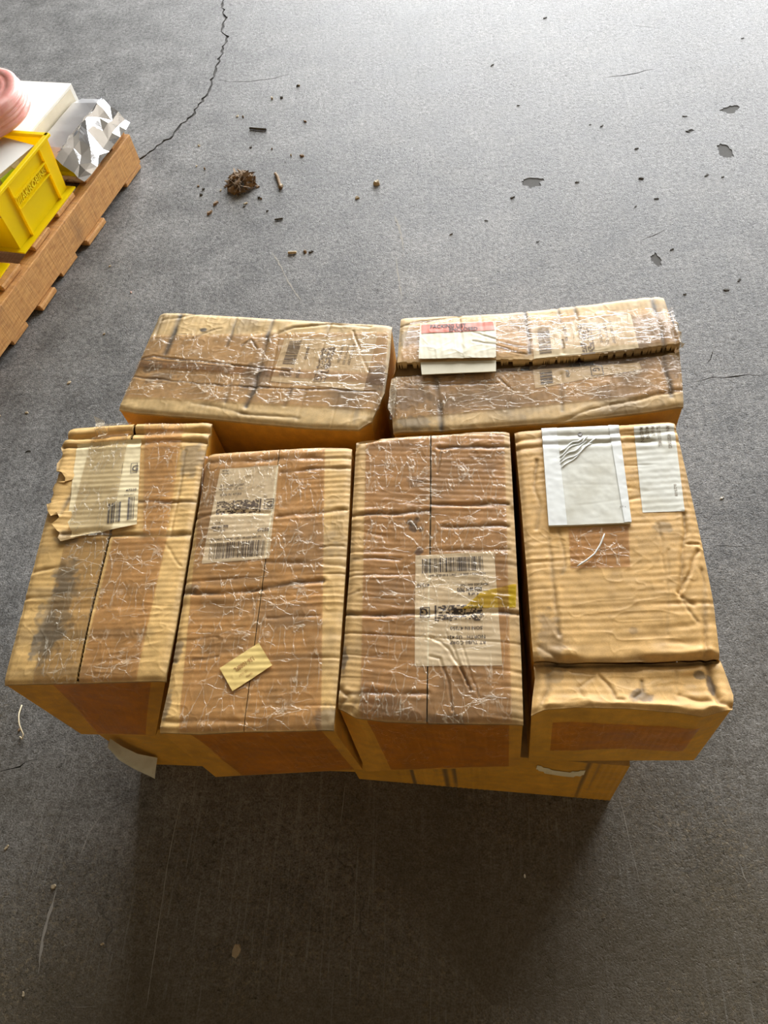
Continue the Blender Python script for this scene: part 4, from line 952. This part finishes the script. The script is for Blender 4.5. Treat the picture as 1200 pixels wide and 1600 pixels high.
# foil pack
fe = empty('foil_pack', PW(0, 0, .1246), 'crinkled silver foil pack on the end of the pallet beside the yellow bin', 'package', rz=PANG)
def foil():
    prof = [(-.146, .0), (-.146, .074), (-.138, .078), (-.098, .079), (-.058, .080), (-.042, .062), (-.024, .038), (-.010, .017), (.002, .004), (-.004, .0)]
    r = np.random.RandomState(19); nv, nu = len(prof), 9; V = []; Fc = []; FM = []
    ys = np.linspace(.024, -.258, nu)
    for i, (x, z) in enumerate(prof):
        for j, y in enumerate(ys):
            e_ = 1.0 if j in (0, nu-1) else 0.0; k = .85 if 5 <= i <= 7 else .12
            a, b, c = r.uniform(-1, 1, 3)
            V.append((x*(1-.05*e_)-.004*e_+.0055*k*a, y+.014*k*b*(1-e_), max(.0006, z*(1-.12*e_)+.0055*k*c*(z > .003))))
    for i in range(nv-1):
        for j in range(nu-1):
            q = [i*nu+j, (i+1)*nu+j, (i+1)*nu+j+1, i*nu+j+1]; m = 0 if i >= 4 else 1
            if r.rand() < .75: tri = [(q[0], q[1], q[2]), (q[0], q[2], q[3])]
            else: tri = [(q[0], q[1], q[3]), (q[1], q[2], q[3])]
            Fc += tri; FM += [m, m]
    Fc.append(tuple(np.arange(nv)*nu)); Fc.append(tuple((np.arange(nv)*nu+nu-1)[::-1])); FM += [0, 0]
    return mesh_from('foil_wrap', V, Fc, FOIL, fe, False, mats=[FOIL, FOIL_D], fmat=FM)
foil()
G = np.zeros((4, 24, 3))
for j, t in enumerate(np.linspace(0, 1, 24)):
    for i in range(4): G[i, j] = (-.056+.003*i+.0012*math.sin(j), .020-.272*t, .0790+.0040*i*(.6+.4*math.sin(t*19)))
sheet('foil_seam', G, FOIL, fe, None, 0, smooth=False)

# ================================================================== litter on the floor
def chip(name, px, size, asp, hgt, rot, mat, label, cat, group=None, seed=0):
    r = np.random.RandomState(seed); p = at(*px, 0); bm = bmesh.new()
    n = 7; a = np.linspace(0, 2*np.pi, n, endpoint=False); q = .7+.5*r.rand(n)
    lo = [bm.verts.new((size*.5*q[i]*math.cos(a[i]), size*.5*asp*q[i]*math.sin(a[i]), 0)) for i in range(n)]
    hi = [bm.verts.new((size*.4*q[i]*math.cos(a[i]), size*.4*asp*q[i]*math.sin(a[i]), hgt*(.6+.7*r.rand()))) for i in range(n)]
    bm.faces.new(lo[::-1]); bm.faces.new(hi)
    for i in range(n): bm.faces.new([lo[i], lo[(i+1) % n], hi[(i+1) % n], hi[i]])
    bmesh.ops.triangulate(bm, faces=[f for f in bm.faces if len(f.verts) > 4])
    me = bpy.data.meshes.new(name); bm.to_mesh(me); bm.free(); me.materials.append(mat)
    o = bpy.data.objects.new(name, me); COL.objects.link(o); o.location = (p[0], p[1], .0003); o.rotation_euler.z = rot
    return tag(o, label, cat, group)
DRY = simple('dry_brown_debris', (.20, .13, .07), .85, .5, 120)
DRY2 = simple('pale_wood_sliver', (.38, .31, .20), .8, .3, 120)
DARK = simple('dark_grit', (.055, .05, .04), .85, .3, 120)
# the clump of dried leaf and mud
r = np.random.RandomState(11); V = []; Fc = []; base = at(375, 289, 0)
for k in range(150):
    rad = .040*math.sqrt(r.rand()); th = r.rand()*2*np.pi; hmax = .034*(1-(rad/.046)**2); zc = hmax*r.rand()
    c = np.array([rad*math.cos(th)*1.0+.006, rad*math.sin(th)*1.25, zc+.002]); L = .006+.012*r.rand(); Wd = L*(.25+.4*r.rand())
    d = r.randn(3); d[2] *= .5; d = _n(d); e_ = _n(np.cross(d, r.randn(3))); n_ = np.cross(d, e_)
    o = len(V); q = [c-d*L-e_*Wd*.4, c+d*L*.2-e_*Wd, c+d*L, c+d*L*.1+e_*Wd, c+n_*.0016]
    q = [np.array([w[0], w[1], max(w[2], .0004)]) for w in q]; V += q
    Fc += [(o, o+1, o+4), (o+1, o+2, o+4), (o+2, o+3, o+4), (o+3, o, o+4), (o+3, o+2, o+1, o)]
cl = mesh_from('debris_clump', V, Fc, DRY); cl.location = base; tag(cl, 'clump of dried brown leaf scraps on the concrete behind the left carton', 'debris')
def where(px, ref):
    d = np.round((at(*px, 0)[:2]-ref)*100).astype(int)
    return '%d cm %s, %d cm %s' % (abs(d[1]), 'behind' if d[1] >= 0 else 'before', abs(d[0]), 'right of' if d[0] >= 0 else 'left of')
CLUMP = at(375, 289, 0)[:2]; REAR = np.array([.30, .96])
def twig(pxs, rad, mat, name, label, cat, group=None, lift=.0):
    P = [at(x, y, rad+.0004) for x, y in pxs]; o0 = P[0].copy(); o0[2] = 0
    P = resample(P, max(4, len(pxs)*3)); P[:, 2] += lift*np.sin(np.linspace(0, np.pi, len(P)))
    V, Fc = tube_vf(P, rad, 6); o = mesh_from(name, np.array(V)-o0, Fc, mat, None, True); o.location = o0; return tag(o, label, cat, group)
twig([(430, 271), (434, 277), (436, 285), (439, 294)], .0045, DRY, 'twig', 'short knobbly brown twig just right of the leaf clump', 'twig')
chip('mud_crumb', (439, 292), .016, .8, .009, .4, DRY2, 'pale crumb at the lower end of the knobbly twig', 'debris', None, 3)
twig([(390, 200), (402, 201), (416, 202)], .0035, DARK, 'twig', 'thin dark stick lying level above the leaf clump', 'twig')
twig([(429, 343), (442, 341)], .0025, DARK, 'twig', 'tiny dark stick below the knobbly twig', 'twig')
twig([(450, 395), (463, 394)], .0035, DRY2, 'wood_sliver', 'pale short sliver of wood below the tiny stick', 'debris')
chip('wood_crumb', (589, 288), .020, .8, .012, .3, DRY2, 'tan crumb alone on the floor behind the gap between the rear cartons', 'debris', None, 5)
chip('wood_crumb', (327, 334), .024, .4, .006, .9, DRY, 'brown curled chip left below the leaf clump', 'debris', None, 6)
chip('wood_crumb', (338, 318), .024, .35, .006, 1.0, DRY, 'narrow brown chip between the leaf clump and the curled chip', 'debris', None, 7)
r = np.random.RandomState(5)
LBL = 'tiny crumb of dry dirt scattered on the concrete near the leaf clump'
for k, (x, y) in enumerate(((310, 291), (318, 296), (307, 260), (320, 264), (315, 305), (345, 298), (352, 292), (382, 322), (384, 318), (408, 311), (405, 309), (455, 243), (472, 244), (446, 254), (558, 310), (477, 394), (486, 394), (371, 182), (380, 183), (440, 153), (425, 154), (425, 233), (465, 135), (467, 134), (477, 190), (392, 230), (311, 228), (402, 292), (418, 330))):
    chip('dirt_crumb', (x, y), .007+.009*r.rand(), .4+.4*r.rand(), .002+.003*r.rand(), r.rand()*6, (DRY, DARK, DRY2)[k % 3], 'tiny %s dirt crumb %s the leaf clump' % (('brown', 'dark', 'pale')[k % 3], where((x, y), CLUMP)), 'debris', 'dirt crumbs near the leaf clump', 20+k)
LBL = 'small dark fleck of grit on the pale concrete at the upper right'
for k, (x, y) in enumerate(((852, 28), (769, 102), (810, 165), (1160, 60), (1075, 205), (922, 195), (1104, 274), (1129, 277), (1002, 279), (1026, 311), (993, 323), (1050, 390), (1135, 453), (1155, 438), (1070, 460), (902, 285), (840, 378), (800, 309), (995, 232), (940, 197), (1070, 182), (760, 345), (705, 366))):
    chip('grit_fleck', (x, y), .008+.011*r.rand(), .22+.25*r.rand(), .0012+.0012*r.rand(), r.rand()*1.2-.3, DARK, 'dark grit fleck %s the split-open carton' % where((x, y), REAR), 'debris', 'grit flecks behind the cartons', 60+k)
LBL = 'tiny pale scrap lying on the dark floor left of the cartons'
for k, (x, y) in enumerate(((205, 457), (172, 416), (163, 522), (108, 598), (0, 650), (84, 1265+120), (11, 1324), (37, 1553), (160, 1475), (42, 645))):
    chip('paper_scrap', (x, y), .006+.006*r.rand(), .4+.4*r.rand(), .002, r.rand()*6, DRY2 if k else simple('pink_scrap', (.55, .36, .30), .8), 'tiny %s scrap %s the torn carton' % ('pale' if k else 'pink', where((x, y), np.array([-.62, .54]))), 'debris', 'pale scraps left of the cartons', 90+k)
chip('paint_flake', (1128, 778), .013, .3, .002, .5, CARTON, 'tiny white flake on the floor right of the row of cartons', 'debris', None, 130)
chip('bark_crumb', (370, 1486), .020, .8, .004, 1.2, DRY2, 'tan smear of crumbled dirt on the floor in front of the cartons', 'debris', None, 131)
twig([(34, 1102), (33, 1118), (35, 1134), (40, 1150), (37, 1156), (31, 1151)], .0013, simple('dry_straw', (.62, .52, .34), .7), 'straw', 'thin bent straw on the floor beneath the torn carton', 'straw', lift=.012)
chip('wood_crumb', (31, 1140), .012, .4, .003, 1.5, DRY, 'brown sliver beside the bent straw', 'debris', None, 140)
chip('wood_crumb', (820, 1170+199), .006, .7, .003, 1.5, CARTON, 'tiny white speck on the dark floor in front of the cartons', 'debris', None, 141)
